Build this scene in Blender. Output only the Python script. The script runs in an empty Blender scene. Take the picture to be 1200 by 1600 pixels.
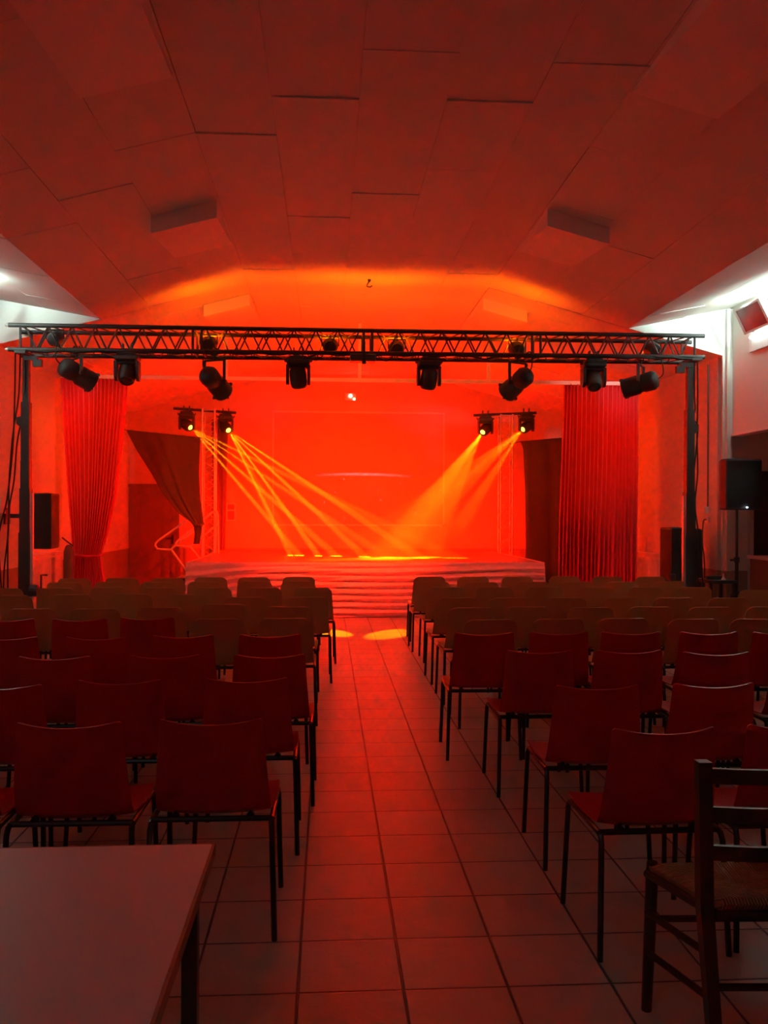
import bpy, math, random
from mathutils import Vector, Matrix, Quaternion
random.seed(7)
S = bpy.context.scene
COL = S.collection
PI = math.pi

# ------------------------------------------------------------------ camera
F, HOR, H = 1375.0, 803.0, 1.52           # focal length in pixels, horizon row, eye height
YAW, ROLL = math.atan(88 / 1375.0), 0.0035
fwd = Vector((math.sin(YAW), math.cos(YAW), 0))
r0 = Vector((math.cos(YAW), -math.sin(YAW), 0)); u0 = Vector((0, 0, 1))
rgt = r0 * math.cos(ROLL) + u0 * math.sin(ROLL)
upv = u0 * math.cos(ROLL) - r0 * math.sin(ROLL)
CAM = Vector((0, 0, H))
cd = bpy.data.cameras.new('camera'); cam = bpy.data.objects.new('camera', cd); COL.objects.link(cam)
m3 = Matrix((rgt, upv, -fwd)).transposed().to_4x4(); m3.translation = CAM
cam.matrix_world = m3
cd.sensor_fit = 'VERTICAL'; cd.sensor_height = 36.0; cd.lens = 36.0 * F / 1600.0
cd.shift_y = 3.0 / 1600.0; cd.clip_start = 0.05
S.camera = cam

def ray(px, py): return fwd + rgt * ((px - 600) / F) - upv * ((py - HOR) / F)
def aty(px, py, Y): d = ray(px, py); return CAM + d * (Y / d.y)
def atz(px, py, z): d = ray(px, py); return CAM + d * ((z - H) / d.z)
def atx(px, py, X): d = ray(px, py); return CAM + d * (X / d.x)

# ------------------------------------------------------------------ view, world
vs = S.view_settings
vs.view_transform = 'Standard'; vs.look = 'None'; vs.gamma = 1.0; vs.exposure = 0.7
vs.use_curve_mapping = False
try:
    S.cycles.use_denoising = True
    S.cycles.max_bounces = 8; S.cycles.diffuse_bounces = 5; S.cycles.glossy_bounces = 4
    S.cycles.volume_bounces = 0
    S.cycles.sample_clamp_indirect = 6.0
except Exception: pass
w = bpy.data.worlds.new('world'); S.world = w; w.use_nodes = True
w.node_tree.nodes['Background'].inputs[0].default_value = (0.02, 0.02, 0.025, 1)
w.node_tree.nodes['Background'].inputs[1].default_value = 0.02

# ------------------------------------------------------------------ lights
RED = (1.0, 0.004, 0.0); PINK = (1.0, 0.012, 0.003); ORANGE = (1.0, 0.115, 0.001); AMBER = (1.0, 0.31, 0.003); COOL = (0.72, 1.0, 0.92)
def spot(name, loc, target, watts, color, deg, blend=0.3, radius=0.04):
    l = bpy.data.lights.new(name, 'SPOT'); l.energy = watts; l.color = color
    l.spot_size = math.radians(deg); l.spot_blend = blend; l.shadow_soft_size = radius
    o = bpy.data.objects.new(name, l); COL.objects.link(o); o.location = loc
    o.rotation_euler = (Vector(target) - Vector(loc)).to_track_quat('-Z', 'Y').to_euler()
    return o
def area(name, loc, target, watts, color, sx, sy, spread=180):
    l = bpy.data.lights.new(name, 'AREA'); l.energy = watts; l.color = color
    l.shape = 'RECTANGLE'; l.size = sx; l.size_y = sy; l.spread = math.radians(spread)
    o = bpy.data.objects.new(name, l); COL.objects.link(o); o.location = loc
    o.rotation_euler = (Vector(target) - Vector(loc)).to_track_quat('-Z', 'Y').to_euler()
    return o
P_PAR, P_WASH, P_UP, P_RAY, P_CONE, P_TUBE, P_HALL = 700, 9200, 42, 64000, 4200, 9, 2.4
HAZE = 0.040

# ------------------------------------------------------------------ room constants
XC = 0.50                                   # room axis
XL, XR = XC - 4.45, XC + 4.45               # stage zone side walls
XH = 5.05                                   # hall right wall
YB, YT, YF = 17.8, 10.8, -3.0               # back wall, step in the ceiling, wall behind the camera
ZC, ZK, ZS, ZH = 4.32, 3.849, 3.524, 4.11   # ceiling: flat middle, crease, stage wall top, hall wall top
XI, XK = 1.48, 3.24                         # half widths of the flat strip and of the crease

# ------------------------------------------------------------------ materials
def mat(name, color, rough=0.6, metal=0.0, spec=0.5, noise=0.0, nscale=8.0, bump=0.0, bscale=60.0, sheen=0.0):
    m = bpy.data.materials.new(name); m.use_nodes = True
    nt = m.node_tree; b = nt.nodes['Principled BSDF']
    b.inputs['Base Color'].default_value = (*color, 1); b.inputs['Roughness'].default_value = rough
    b.inputs['Metallic'].default_value = metal; b.inputs['Specular IOR Level'].default_value = spec
    if sheen: b.inputs['Sheen Weight'].default_value = sheen
    if noise or bump: tc = nt.nodes.new('ShaderNodeTexCoord')
    if noise:
        n = nt.nodes.new('ShaderNodeTexNoise'); n.inputs['Scale'].default_value = nscale; n.inputs['Detail'].default_value = 5
        nt.links.new(tc.outputs['Object'], n.inputs['Vector'])
        mx = nt.nodes.new('ShaderNodeMix'); mx.data_type = 'RGBA'
        mx.inputs[6].default_value = (*[c * (1 - noise) for c in color], 1)
        mx.inputs[7].default_value = (*[min(1, c * (1 + noise)) for c in color], 1)
        nt.links.new(n.outputs['Fac'], mx.inputs[0]); nt.links.new(mx.outputs[2], b.inputs['Base Color'])
    if bump:
        n2 = nt.nodes.new('ShaderNodeTexNoise'); n2.inputs['Scale'].default_value = bscale; n2.inputs['Detail'].default_value = 4
        nt.links.new(tc.outputs['Object'], n2.inputs['Vector'])
        bp = nt.nodes.new('ShaderNodeBump'); bp.inputs['Strength'].default_value = bump; bp.inputs['Distance'].default_value = 0.01
        nt.links.new(n2.outputs['Fac'], bp.inputs['Height']); nt.links.new(bp.outputs['Normal'], b.inputs['Normal'])
    return m
def emit(name, color, strength):
    m = bpy.data.materials.new(name); m.use_nodes = True
    b = m.node_tree.nodes['Principled BSDF']; b.inputs['Base Color'].default_value = (0, 0, 0, 1)
    b.inputs['Emission Color'].default_value = (*color, 1); b.inputs['Emission Strength'].default_value = strength
    return m
def wall_mat(nm='painted_wall', c=(0.80, 0.77, 0.72)):
    m = mat(nm, c, 0.65, noise=0.04, nscale=1.5, bump=0.05, bscale=90)
    nt = m.node_tree; b = nt.nodes['Principled BSDF']; src = b.inputs['Base Color'].links[0].from_socket
    g = nt.nodes.new('ShaderNodeNewGeometry'); sp = nt.nodes.new('ShaderNodeSeparateXYZ')
    nt.links.new(g.outputs['Position'], sp.inputs[0])
    lt = nt.nodes.new('ShaderNodeMath'); lt.operation = 'LESS_THAN'; lt.inputs[1].default_value = 0.82
    nt.links.new(sp.outputs['Z'], lt.inputs[0])
    mx = nt.nodes.new('ShaderNodeMix'); mx.data_type = 'RGBA'
    nt.links.new(lt.outputs[0], mx.inputs[0]); nt.links.new(src, mx.inputs[6]); mx.inputs[7].default_value = (0.36, 0.26, 0.20, 1)
    nt.links.new(mx.outputs[2], b.inputs['Base Color'])
    return m
def floor_mat(t, ox, oy):
    m = bpy.data.materials.new('floor_tiles'); m.use_nodes = True
    nt = m.node_tree; b = nt.nodes['Principled BSDF']; N = nt.nodes.new; L = nt.links.new
    g = N('ShaderNodeNewGeometry'); sp = N('ShaderNodeSeparateXYZ'); L(g.outputs['Position'], sp.inputs[0])
    def M(op, a, bb=None):
        n = N('ShaderNodeMath'); n.operation = op
        for i, v in enumerate((a, bb)):
            if v is None: continue
            if isinstance(v, (int, float)): n.inputs[i].default_value = v
            else: L(v, n.inputs[i])
        return n.outputs[0]
    ds, ids = [], []
    for ax, o in (('X', ox), ('Y', oy)):
        v = M('DIVIDE', M('SUBTRACT', sp.outputs[ax], o), t)
        ids.append(M('FLOOR', v)); f = M('FRACT', v)
        ds.append(M('MINIMUM', f, M('SUBTRACT', 1.0, f)))
    d = M('MINIMUM', ds[0], ds[1])
    ramp = N('ShaderNodeMapRange'); L(d, ramp.inputs[0]); ramp.inputs[1].default_value = 0.006; ramp.inputs[2].default_value = 0.018
    cmb = N('ShaderNodeCombineXYZ'); L(ids[0], cmb.inputs[0]); L(ids[1], cmb.inputs[1])
    wn = N('ShaderNodeTexWhiteNoise'); wn.noise_dimensions = '2D'; L(cmb.outputs[0], wn.inputs['Vector'])
    n1 = N('ShaderNodeTexNoise'); n1.inputs['Scale'].default_value = 7; n1.inputs['Detail'].default_value = 6
    add = N('ShaderNodeVectorMath'); add.operation = 'ADD'; L(g.outputs['Position'], add.inputs[0])
    sc = N('ShaderNodeVectorMath'); sc.operation = 'SCALE'; L(cmb.outputs[0], sc.inputs[0]); sc.inputs['Scale'].default_value = 3.7
    L(sc.outputs[0], add.inputs[1]); L(add.outputs[0], n1.inputs['Vector'])
    fac = M('ADD', M('MULTIPLY', wn.outputs['Value'], 0.3), M('MULTIPLY', n1.outputs['Fac'], 0.7))
    c = N('ShaderNodeMix'); c.data_type = 'RGBA'; L(fac, c.inputs[0])
    c.inputs[6].default_value = (0.46, 0.37, 0.30, 1); c.inputs[7].default_value = (0.70, 0.59, 0.49, 1)
    c2 = N('ShaderNodeMix'); c2.data_type = 'RGBA'; L(ramp.outputs[0], c2.inputs[0])
    c2.inputs[6].default_value = (0.10, 0.08, 0.07, 1); L(c.outputs[2], c2.inputs[7]); L(c2.outputs[2], b.inputs['Base Color'])
    rr = N('ShaderNodeMapRange'); L(n1.outputs['Fac'], rr.inputs[0]); rr.inputs[3].default_value = 0.28; rr.inputs[4].default_value = 0.46
    L(rr.outputs[0], b.inputs['Roughness'])
    n3 = N('ShaderNodeTexNoise'); n3.inputs['Scale'].default_value = 11; n3.inputs['Detail'].default_value = 7; n3.inputs['Roughness'].default_value = 0.65
    L(add.outputs[0], n3.inputs['Vector'])
    hgt = M('ADD', ramp.outputs[0], M('MULTIPLY', n3.outputs['Fac'], 0.8))
    bp = N('ShaderNodeBump'); bp.inputs['Strength'].default_value = 0.8; bp.inputs['Distance'].default_value = 0.009
    L(hgt, bp.inputs['Height']); L(bp.outputs['Normal'], b.inputs['Normal'])
    return m
M_WALL = wall_mat(); M_BACK = wall_mat('back_wall_paint', (0.80, 0.52, 0.36))
M_PANEL = mat('panel_stage_lit', (0.93, 0.88, 0.82), 0.7)  # lighter than the boards: stage light on the tilted undersides put into colour
M_CEIL = mat('ceiling_board', (0.84, 0.80, 0.74), 0.75, noise=0.04, nscale=2.0)
M_WHITE = mat('white_paint', (0.86, 0.85, 0.83), 0.45)
M_BLACK = mat('black_metal', (0.05, 0.046, 0.045), 0.42, noise=0.3, nscale=20)
M_BLKPLAST = mat('black_plastic', (0.045, 0.043, 0.043), 0.5, bump=0.1, bscale=200)
M_GRILLE = mat('speaker_grille', (0.03, 0.03, 0.03), 0.55, metal=0.3, bump=0.4, bscale=400)
M_ALU = mat('aluminium', (0.75, 0.75, 0.75), 0.35, metal=0.6)
M_STEEL = mat('dark_steel', (0.05, 0.048, 0.048), 0.3, metal=0.5)
M_REDSHELL = mat('red_plastic', (0.50, 0.02, 0.018), 0.30, noise=0.08, nscale=5)
M_BRNSHELL = mat('brown_plastic', (0.50, 0.30, 0.11), 0.33, noise=0.08, nscale=5)
M_CURT = mat('red_velvet', (0.62, 0.022, 0.035), 0.85, noise=0.06, nscale=4, sheen=0.2)
M_BLKCLOTH = mat('black_cloth', (0.12, 0.085, 0.055), 0.75, noise=0.15, nscale=6)
M_SKIRT = mat('white_cloth', (0.78, 0.70, 0.68), 0.8, noise=0.04, nscale=10)
M_STAGE = mat('stage_boards', (0.34, 0.20, 0.16), 0.28, noise=0.25, nscale=3, bump=0.1, bscale=15)
M_TABLE = mat('white_laminate', (0.66, 0.62, 0.60), 0.38, noise=0.03, nscale=4)
M_EDGE = mat('wood_edge', (0.28, 0.14, 0.07), 0.5, noise=0.2, nscale=20)
M_DARKWOOD = mat('dark_wood', (0.055, 0.025, 0.014), 0.4, noise=0.3, nscale=14)
M_DOOR = mat('brown_door', (0.24, 0.12, 0.07), 0.5, noise=0.1, nscale=6)
M_CABLE = mat('black_rubber', (0.012, 0.012, 0.012), 0.55)
M_SCREEN = mat('screen_cloth', (0.88, 0.86, 0.84), 0.7)
M_BOX = mat('grey_box', (0.10, 0.095, 0.09), 0.45)
M_GLOSSRED = mat('smoked_red_glass', (0.03, 0.005, 0.005), 0.3, noise=0.3, nscale=4)
M_PAPER = mat('paper', (0.7, 0.68, 0.64), 0.8)
M_LENSOFF = mat('lens_glass', (0.05, 0.05, 0.055), 0.08)
M_LENS = emit('lit_lens', (1.0, 0.60, 0.04), 6.0)
M_TUBE = emit('fluorescent_tube', (0.74, 1.0, 0.94), 55.0); M_TUBE_LOW = emit('weak_tube', (0.74, 1.0, 0.94), 5.0)
M_LED = emit('led', (0.8, 0.9, 1.0), 6.0)
M_EXIT = emit('emergency_lamp', (1.0, 0.75, 0.40), 5.0)

# ------------------------------------------------------------------ mesh builder
class MB:
    def __init__(s): s.v = []; s.f = []
    def add(s, vs, fs):
        o = len(s.v); s.v += [tuple(v) for v in vs]; s.f += [tuple(i + o for i in f) for f in fs]; return s
    def hexa(s, p): return s.add(p, [(0, 3, 2, 1), (4, 5, 6, 7), (0, 1, 5, 4), (1, 2, 6, 5), (2, 3, 7, 6), (3, 0, 4, 7)])
    def box(s, c, d, q=None):
        p = []
        for z in (-1, 1):
            for x, y in ((-1, -1), (1, -1), (1, 1), (-1, 1)):
                v = Vector((x * d[0] / 2, y * d[1] / 2, z * d[2] / 2))
                if q: v = q @ v
                p.append(v + Vector(c))
        return s.hexa(p)
    def bbox(s, c, d, b=0.01, q=None):                       # box with its vertical and horizontal edges cut
        hx, hy, hz = d[0] / 2, d[1] / 2, d[2] / 2; b = min(b, hx * .9, hy * .9, hz * .9)
        rings = [(-hz, b), (-hz + b, 0), (hz - b, 0), (hz, b)]; vs = []
        for z, k in rings:
            x, y = hx - k, hy - k
            for vx, vy in ((x - b, -y), (x, -y + b), (x, y - b), (x - b, y), (-x + b, y), (-x, y - b), (-x, -y + b), (-x + b, -y)):
                v = Vector((vx, vy, z)); v = q @ v if q else v; vs.append(v + Vector(c))
        fs = [tuple(reversed(range(8)))] + [tuple(range(24, 32))]
        for r in range(3):
            for i in range(8): fs.append((r * 8 + i, r * 8 + (i + 1) % 8, r * 8 + 8 + (i + 1) % 8, r * 8 + 8 + i))
        return s.add(vs, fs)
    def tube(s, pts, r, n=8, closed=False):
        pts = [Vector(p) for p in pts]; m = len(pts); vs = []; fs = []
        rr = r if isinstance(r, (list, tuple)) else [r] * m
        prev = None
        for i, p in enumerate(pts):
            if closed: t = pts[(i + 1) % m] - pts[i - 1]
            else: t = pts[min(i + 1, m - 1)] - pts[max(i - 1, 0)]
            t.normalize()
            if prev is None:
                a = Vector((0, 0, 1)) if abs(t.z) < 0.9 else Vector((1, 0, 0))
                x = t.cross(a).normalized()
            else: x = (prev - t * prev.dot(t)).normalized()
            prev = x; y = t.cross(x)
            for k in range(n):
                an = 2 * PI * k / n; vs.append(p + (x * math.cos(an) + y * math.sin(an)) * rr[i])
        for i in range(m if closed else m - 1):
            j = (i + 1) % m
            for k in range(n): fs.append((i * n + k, i * n + (k + 1) % n, j * n + (k + 1) % n, j * n + k))
        if not closed: fs += [tuple(reversed(range(n))), tuple(range((m - 1) * n, m * n))]
        return s.add(vs, fs)
    def lathe(s, base, axis, prof, n=16):                    # prof: (distance along axis, radius)
        ax = Vector(axis).normalized(); a = Vector((0, 0, 1)) if abs(ax.z) < 0.9 else Vector((1, 0, 0))
        x = ax.cross(a).normalized(); y = ax.cross(x); vs = []; fs = []
        for h, r in prof:
            for k in range(n):
                an = 2 * PI * k / n; vs.append(Vector(base) + ax * h + (x * math.cos(an) + y * math.sin(an)) * r)
        for i in range(len(prof) - 1):
            for k in range(n): fs.append((i * n + k, i * n + (k + 1) % n, (i + 1) * n + (k + 1) % n, (i + 1) * n + k))
        fs += [tuple(reversed(range(n))), tuple(range((len(prof) - 1) * n, len(prof) * n))]
        return s.add(vs, fs)
    def prism(s, poly, off):                                 # polygon (3D points) extruded by a vector
        n = len(poly); p = [Vector(a) for a in poly]; o = Vector(off)
        return s.add(p + [a + o for a in p], [tuple(reversed(range(n))), tuple(range(n, 2 * n))] + [(i, (i + 1) % n, n + (i + 1) % n, n + i) for i in range(n)])
    def sheet(s, rows, th):                                  # grid of points given thickness along its normals
        R, C = len(rows), len(rows[0]); P = [[Vector(p) for p in r] for r in rows]; B = []
        for i in range(R):
            b = []
            for j in range(C):
                a = P[min(i + 1, R - 1)][j] - P[max(i - 1, 0)][j]; c = P[i][min(j + 1, C - 1)] - P[i][max(j - 1, 0)]
                b.append(P[i][j] + a.cross(c).normalized() * th)
            B.append(b)
        vs = [p for r in P for p in r] + [p for r in B for p in r]; o = R * C; fs = []
        for i in range(R - 1):
            for j in range(C - 1):
                a, b2, c, d = i * C + j, i * C + j + 1, (i + 1) * C + j + 1, (i + 1) * C + j
                fs += [(a, b2, c, d), (o + a, o + d, o + c, o + b2)]
        for i in range(R - 1):
            a, d = i * C, (i + 1) * C; fs.append((a, d, o + d, o + a)); a += C - 1; d += C - 1; fs.append((a, o + a, o + d, d))
        for j in range(C - 1):
            fs.append((j, o + j, o + j + 1, j + 1)); a = (R - 1) * C + j; fs.append((a, a + 1, o + a + 1, o + a))
        return s.add(vs, fs)
    def build(s, name, m, parent=None, off=None, smooth=False, sharp=40):
        me = bpy.data.meshes.new(name)
        o = Vector(off) if off is not None else Vector((0, 0, 0))
        me.from_pydata([Vector(v) - o for v in s.v], [], s.f); me.update()
        me.materials.append(m)
        if smooth:
            me.polygons.foreach_set('use_smooth', [True] * len(me.polygons))
            try: me.set_sharp_from_angle(angle=math.radians(sharp))
            except Exception: pass
        ob = bpy.data.objects.new(name, me); COL.objects.link(ob)
        if parent: ob.parent = parent
        elif off is not None: ob.location = o
        return ob
def tag(o, label, cat, group=None, kind=None):
    o['label'] = label; o['category'] = cat
    if group: o['group'] = group
    if kind: o['kind'] = kind
    return o
def thing(name, label, cat, loc, group=None):
    o = bpy.data.objects.new(name, None); COL.objects.link(o); o.location = loc; o.empty_display_size = 0.1
    return tag(o, label, cat, group)
def struct(name, mb, m, smooth=False):
    o = mb.build(name, m, smooth=smooth); o['kind'] = 'structure'; return o
def copy_tree(o, parent=None):
    c = o.copy(); COL.objects.link(c)
    if parent: c.parent = parent
    for ch in o.children: copy_tree(ch, c)
    return c
def smoothpath(pts, k=6):
    P = [Vector(p) for p in pts]; out = []
    for i in range(len(P) - 1):
        a, b, c, d = P[max(i - 1, 0)], P[i], P[i + 1], P[min(i + 2, len(P) - 1)]
        for j in range(k):
            t = j / k; out.append(0.5 * ((2 * b) + (c - a) * t + (2 * a - 5 * b + 4 * c - d) * t * t + (3 * b - a - 3 * c + d) * t ** 3))
    return out + [P[-1]]

# ================================================================== THE SETTING
TILE = 0.3375
fx = atz(639.3, 1600, 0).x; fy = atz(631, 1546.7, 0).y
fl = MB().box((2.0, 7.4, -0.05), (12.4, 21.2, 0.1)); struct('floor', fl, floor_mat(TILE, fx, fy))

ce = MB()
def boards(x0, z0, x1, z1, n, ya, yb, wedges=()):
    d = Vector((x1 - x0, 0, z1 - z0)); L = d.length; d.normalize(); nrm = Vector((-d.z, 0, d.x))
    if nrm.z < 0: nrm = -nrm
    for c in range(n):
        a = L * c / n + 0.0015; b = L * (c + 1) / n - 0.0015
        y = ya - random.random() * 0.1 - (0.6 if c % 2 else 0.0)
        while y < yb:
            y1 = min(y + 1.2, yb); ys = max(y, ya)
            if y1 > ys + 0.02:
                o = random.uniform(0, 0.012); t1, t2 = random.uniform(-.003, .003), random.uniform(-.003, .003)
                P0 = Vector((x0, 0, z0))
                q = [P0 + d * a + nrm * (o + t1) + Vector((0, ys + .002, 0)), P0 + d * b + nrm * (o + t2) + Vector((0, ys + .002, 0)),
                     P0 + d * b + nrm * (o - t1) + Vector((0, y1 - .002, 0)), P0 + d * a + nrm * (o - t2) + Vector((0, y1 - .002, 0))]
                ce.hexa(q + [p + nrm * 0.03 for p in q])
            y += 1.2
    P0 = Vector((x0, ya, z0)) + nrm * 0.02; P1 = Vector((x1, ya, z1)) + nrm * 0.02; Y = Vector((0, yb - ya, 0))
    ce.hexa([P0, P1, P1 + Y, P0 + Y] + [p + nrm * 0.1 for p in (P0, P1, P1 + Y, P0 + Y)])
boards(XC - XI, ZC, XC + XI, ZC, 5, YF, YB + 0.1)
for s in (-1, 1):
    boards(XC + s * XI, ZC, XC + s * XK, ZK, 3, YF, YT)
    boards(XC + s * XI, ZC, XC + s * (4.55), ZC - (ZC - ZS) * (4.55 - XI) / (4.45 - XI), 5, YT, YB + 0.1)
boards(XC + XK, ZK, XH + 0.1, ZH + 0.02, 2, YF, YT)
boards(XC - XK, ZK, XL - 0.1, ZH - 0.03, 2, YF, YT)
ce.box((6.9, (YF + YT) / 2, 2.62), (3.5, YT - YF, 0.1))
struct('ceiling', ce, M_CEIL)

T = 0.12
struct('wall_back', MB().box((XC, YB + T / 2, 2.1), (9.3, T, 4.6)), M_BACK)
struct('wall_left', MB().box((XL - T / 2, (YB + YF) / 2, 2.05), (T, YB - YF + 0.1, 4.2)), M_WALL)
struct('wall_right', MB().box((XR + T / 2, (YB + YT) / 2 + 0.06, 1.76), (T, YB - YT - 0.1, 3.6)), M_WALL)
struct('wall_right_hall', MB().box((XH + T / 2, (YT + YF) / 2, 3.35), (T, YT - YF - 0.02, 1.64)), M_WALL)
struct('wall_front', MB().box((2.0, YF - T / 2, 2.1), (12.2, T, 4.6)), M_WALL)
struct('wall_side_room', MB().box((8.0, (YT + YF) / 2, 1.3), (T, YT - YF, 2.7)), M_WALL)
pw = MB().prism([(XC + XK, YT, ZK), (XR, YT, ZS), (XR, YT, 0), (5.33, YT, 0), (5.33, YT, 4.25), (XC + XK + 0.02, YT, 4.25)], (0, -0.03, 0))
pw.prism([(XC - XK, YT, ZK), (XL, YT, ZS), (XL - 0.1, YT, ZS), (XL - 0.1, YT, 4.25), (XC - XK - 0.02, YT, 4.25)], (0, -0.03, 0))
pw.box((5.83, YT - 0.015, 2.36), (1.0, 0.03, 0.54)); pw.box((7.16, YT - 0.015, 1.3), (1.66, 0.03, 2.66))
struct('wall_proscenium', pw, M_WALL)
struct('trim_1', MB().box((XH - 0.035, YT - 0.06, 2.05), (0.07, 0.06, 4.1)), M_WALL)          # pilaster where hall and stage zone meet
tl = MB().box((XH + 0.055, (YT + YF) / 2, 2.52), (0.16, YT - YF - 0.2, 0.03)); struct('trim_2', tl, M_WHITE)
# door to the right side room, open, its darkness put in as a black slab
d2 = MB(); d2.box((5.305, YT - 0.06, 1.04), (0.05, 0.06, 2.08)); d2.box((6.355, YT - 0.06, 1.04), (0.05, 0.06, 2.08)); d2.box((5.83, YT - 0.06, 2.10), (1.1, 0.06, 0.05))
struct('door_2', d2, M_ALU)
struct('doorway_dark', MB().box((5.83, YT + 0.07, 1.04), (1.0, 0.04, 2.08)), M_BLACK)  # black slab standing in for the shade inside the open doorway
# door in the back wall, left of the stage
p0, p1 = aty(207, 763, YB), aty(277, 763, YB)
dw = p1.x - XL - 0.02
dr = MB(); dr.box((XL + 0.02 + dw / 2, YB - 0.015, 1.02), (dw, 0.03, 2.04))
dd = struct('door_1', dr, M_DOOR)
fr = MB(); fr.box((XL + dw + 0.04, YB - 0.02, 1.05), (0.05, 0.04, 2.1)); fr.box((XL + dw / 2 + 0.02, YB - 0.02, 2.07), (dw + .06, 0.04, 0.06)); fr.build('frame', M_DOOR, dd)
hp = aty(268, 843, YB - 0.06); hd = MB(); hd.box((hp.x + .02, YB - 0.035, hp.z), (0.04, 0.02, 0.18)); hd.tube([(hp.x + .02, YB - .03, hp.z + .03), (hp.x + .02, YB - .08, hp.z + .03), (hp.x - .1, YB - .08, hp.z + .03)], 0.01); hd.build('handle', M_STEEL, dd)
# skirting and dado ledge
struct('baseboard_left', MB().box((XL + 0.01, (YB + YF) / 2, 0.05), (0.02, YB - YF - .02, 0.1)), M_DOOR)
struct('baseboard_right', MB().box((XR - 0.01, (YB + YT) / 2, 0.05), (0.02, YB - YT - .02, 0.1)), M_DOOR)
struct('baseboard_back', MB().box((2.3, YB - 0.01, 0.05), (5.2, 0.02, 0.1)), M_DOOR)

# ================================================================== CEILING WEDGES
def wedge(side, ya, yb, drop, label):
    s = side; t = (ZC - ZK) / (XK - XI); x0, x1 = XI + 0.02, XI + 0.60
    def P(x, y, dz): return Vector((XC + s * x, y, ZC - (x - XI) * t - dz))
    g = 0.012
    lo = [P(x0, ya, drop), P(x1, ya, drop), P(x1, yb, 0.008), P(x0, yb, 0.008)]
    hi = [P(x0, ya, -.005), P(x1, ya, -.005), P(x1, yb, -.005), P(x0, yb, -.005)]
    mb = MB(); mb.hexa(lo + hi)
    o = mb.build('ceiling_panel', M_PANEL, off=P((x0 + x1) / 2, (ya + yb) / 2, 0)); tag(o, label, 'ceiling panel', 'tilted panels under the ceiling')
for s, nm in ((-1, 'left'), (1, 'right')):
    wedge(s, 4.1, 5.70, 0.14, f'tilted ceiling panel on the {nm} slope, nearest and largest in view')
    wedge(s, 7.95, 9.20, 0.15, f'tilted ceiling panel midway along the {nm} slope of the ceiling')
    wedge(s, 11.3, 12.6, 0.14, f'tilted ceiling panel on the {nm} slope just above the black truss')

# ================================================================== STAGE
SX0, SX1, SY0, SY1, SZ = aty(293, 880, 12.9).x, aty(848, 880, 12.9).x, 12.9, 17.45, 0.80
st = thing('stage', 'low wide stage with dark boards and white cloth front, under the back wall', 'stage', ((SX0 + SX1) / 2, SY0, 0)); so = st.location.copy()
MB().box(((SX0 + SX1) / 2, (SY0 + SY1) / 2 + .02, SZ - 0.03), (SX1 - SX0, SY1 - SY0 - .02, 0.06)).build('deck', M_STAGE, st, so)
ft = MB()
for i in range(6):
    for j in range(5): ft.box((SX0 + .1 + (SX1 - SX0 - .2) * i / 5, SY0 + .15 + (SY1 - SY0 - .3) * j / 4, SZ / 2 - .03), (0.06, 0.06, SZ - .06))
ft.build('support_posts', M_STEEL, st, so)
sk = tag(bpy.data.objects.new('stage_skirt', None), 'white cloth skirt pinned in sagging folds around the stage front', 'stage skirt')
bpy.data.objects.remove(sk)
rows = []
def skirt_pt(u, v):                                         # u along the front, v 0 top .. 1 bottom
    x = SX0 - 0.02 + (SX1 - SX0 + 0.04) * u; z = SZ + 0.01 - v * (SZ - 0.005)
    sag = v * 9 + 2.2 * math.sin(u * 2.6 + 0.4) * v - 1.7 * math.exp(-((u - .02) / .12) ** 2) * (v ** .6) + 1.5 * math.exp(-((u - 1) / .2) ** 2) * v ** .6
    f = math.sin(sag * 4.6 + 1.3 * math.sin(u * 9)) * 0.036 + math.sin(sag * 9.3 + u * 14) * 0.016 * (0.4 + math.sin(u * 5) ** 2)
    f += 0.008 * math.sin(u * 23 + v * 3) * v
    return (x, SY0 - 0.025 - f * min(1, v * 6) - 0.03 * v, z)
for i in range(61): rows.append([skirt_pt(j / 150, i / 60) for j in range(151)])
skm = MB().sheet([list(reversed(r)) for r in rows], 0.004)
for sx, sg in ((SX0, -1), (SX1, 1)):
    rr = []
    for i in range(25):
        v = i / 24; rr.append([(sx + sg * (0.02 + 0.012 * math.sin(j * 1.1 + v * 2) * v + 0.03 * v), SY0 - 0.02 + j * 0.12, SZ + .01 - v * (SZ - .01)) for j in range(36)])
    skm.sheet(rr if sg < 0 else [list(reversed(r)) for r in rr], 0.004)
for u in (SX1,):
    skm.sheet([[(SX1 + .02 + .05 * math.sin(k * .9) * (i / 8), SY0 - .03 - .015 * math.cos(k) * (i / 8), SZ + .012 - i * .09) for k in range(5)] for i in range(9)], 0.003)
sko = skm.build('stage_skirt', M_SKIRT, off=((SX0 + SX1) / 2, SY0, 0), smooth=True, sharp=80)
tag(sko, 'white cloth skirt hung in sagging folds around the stage front', 'stage skirt')

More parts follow.
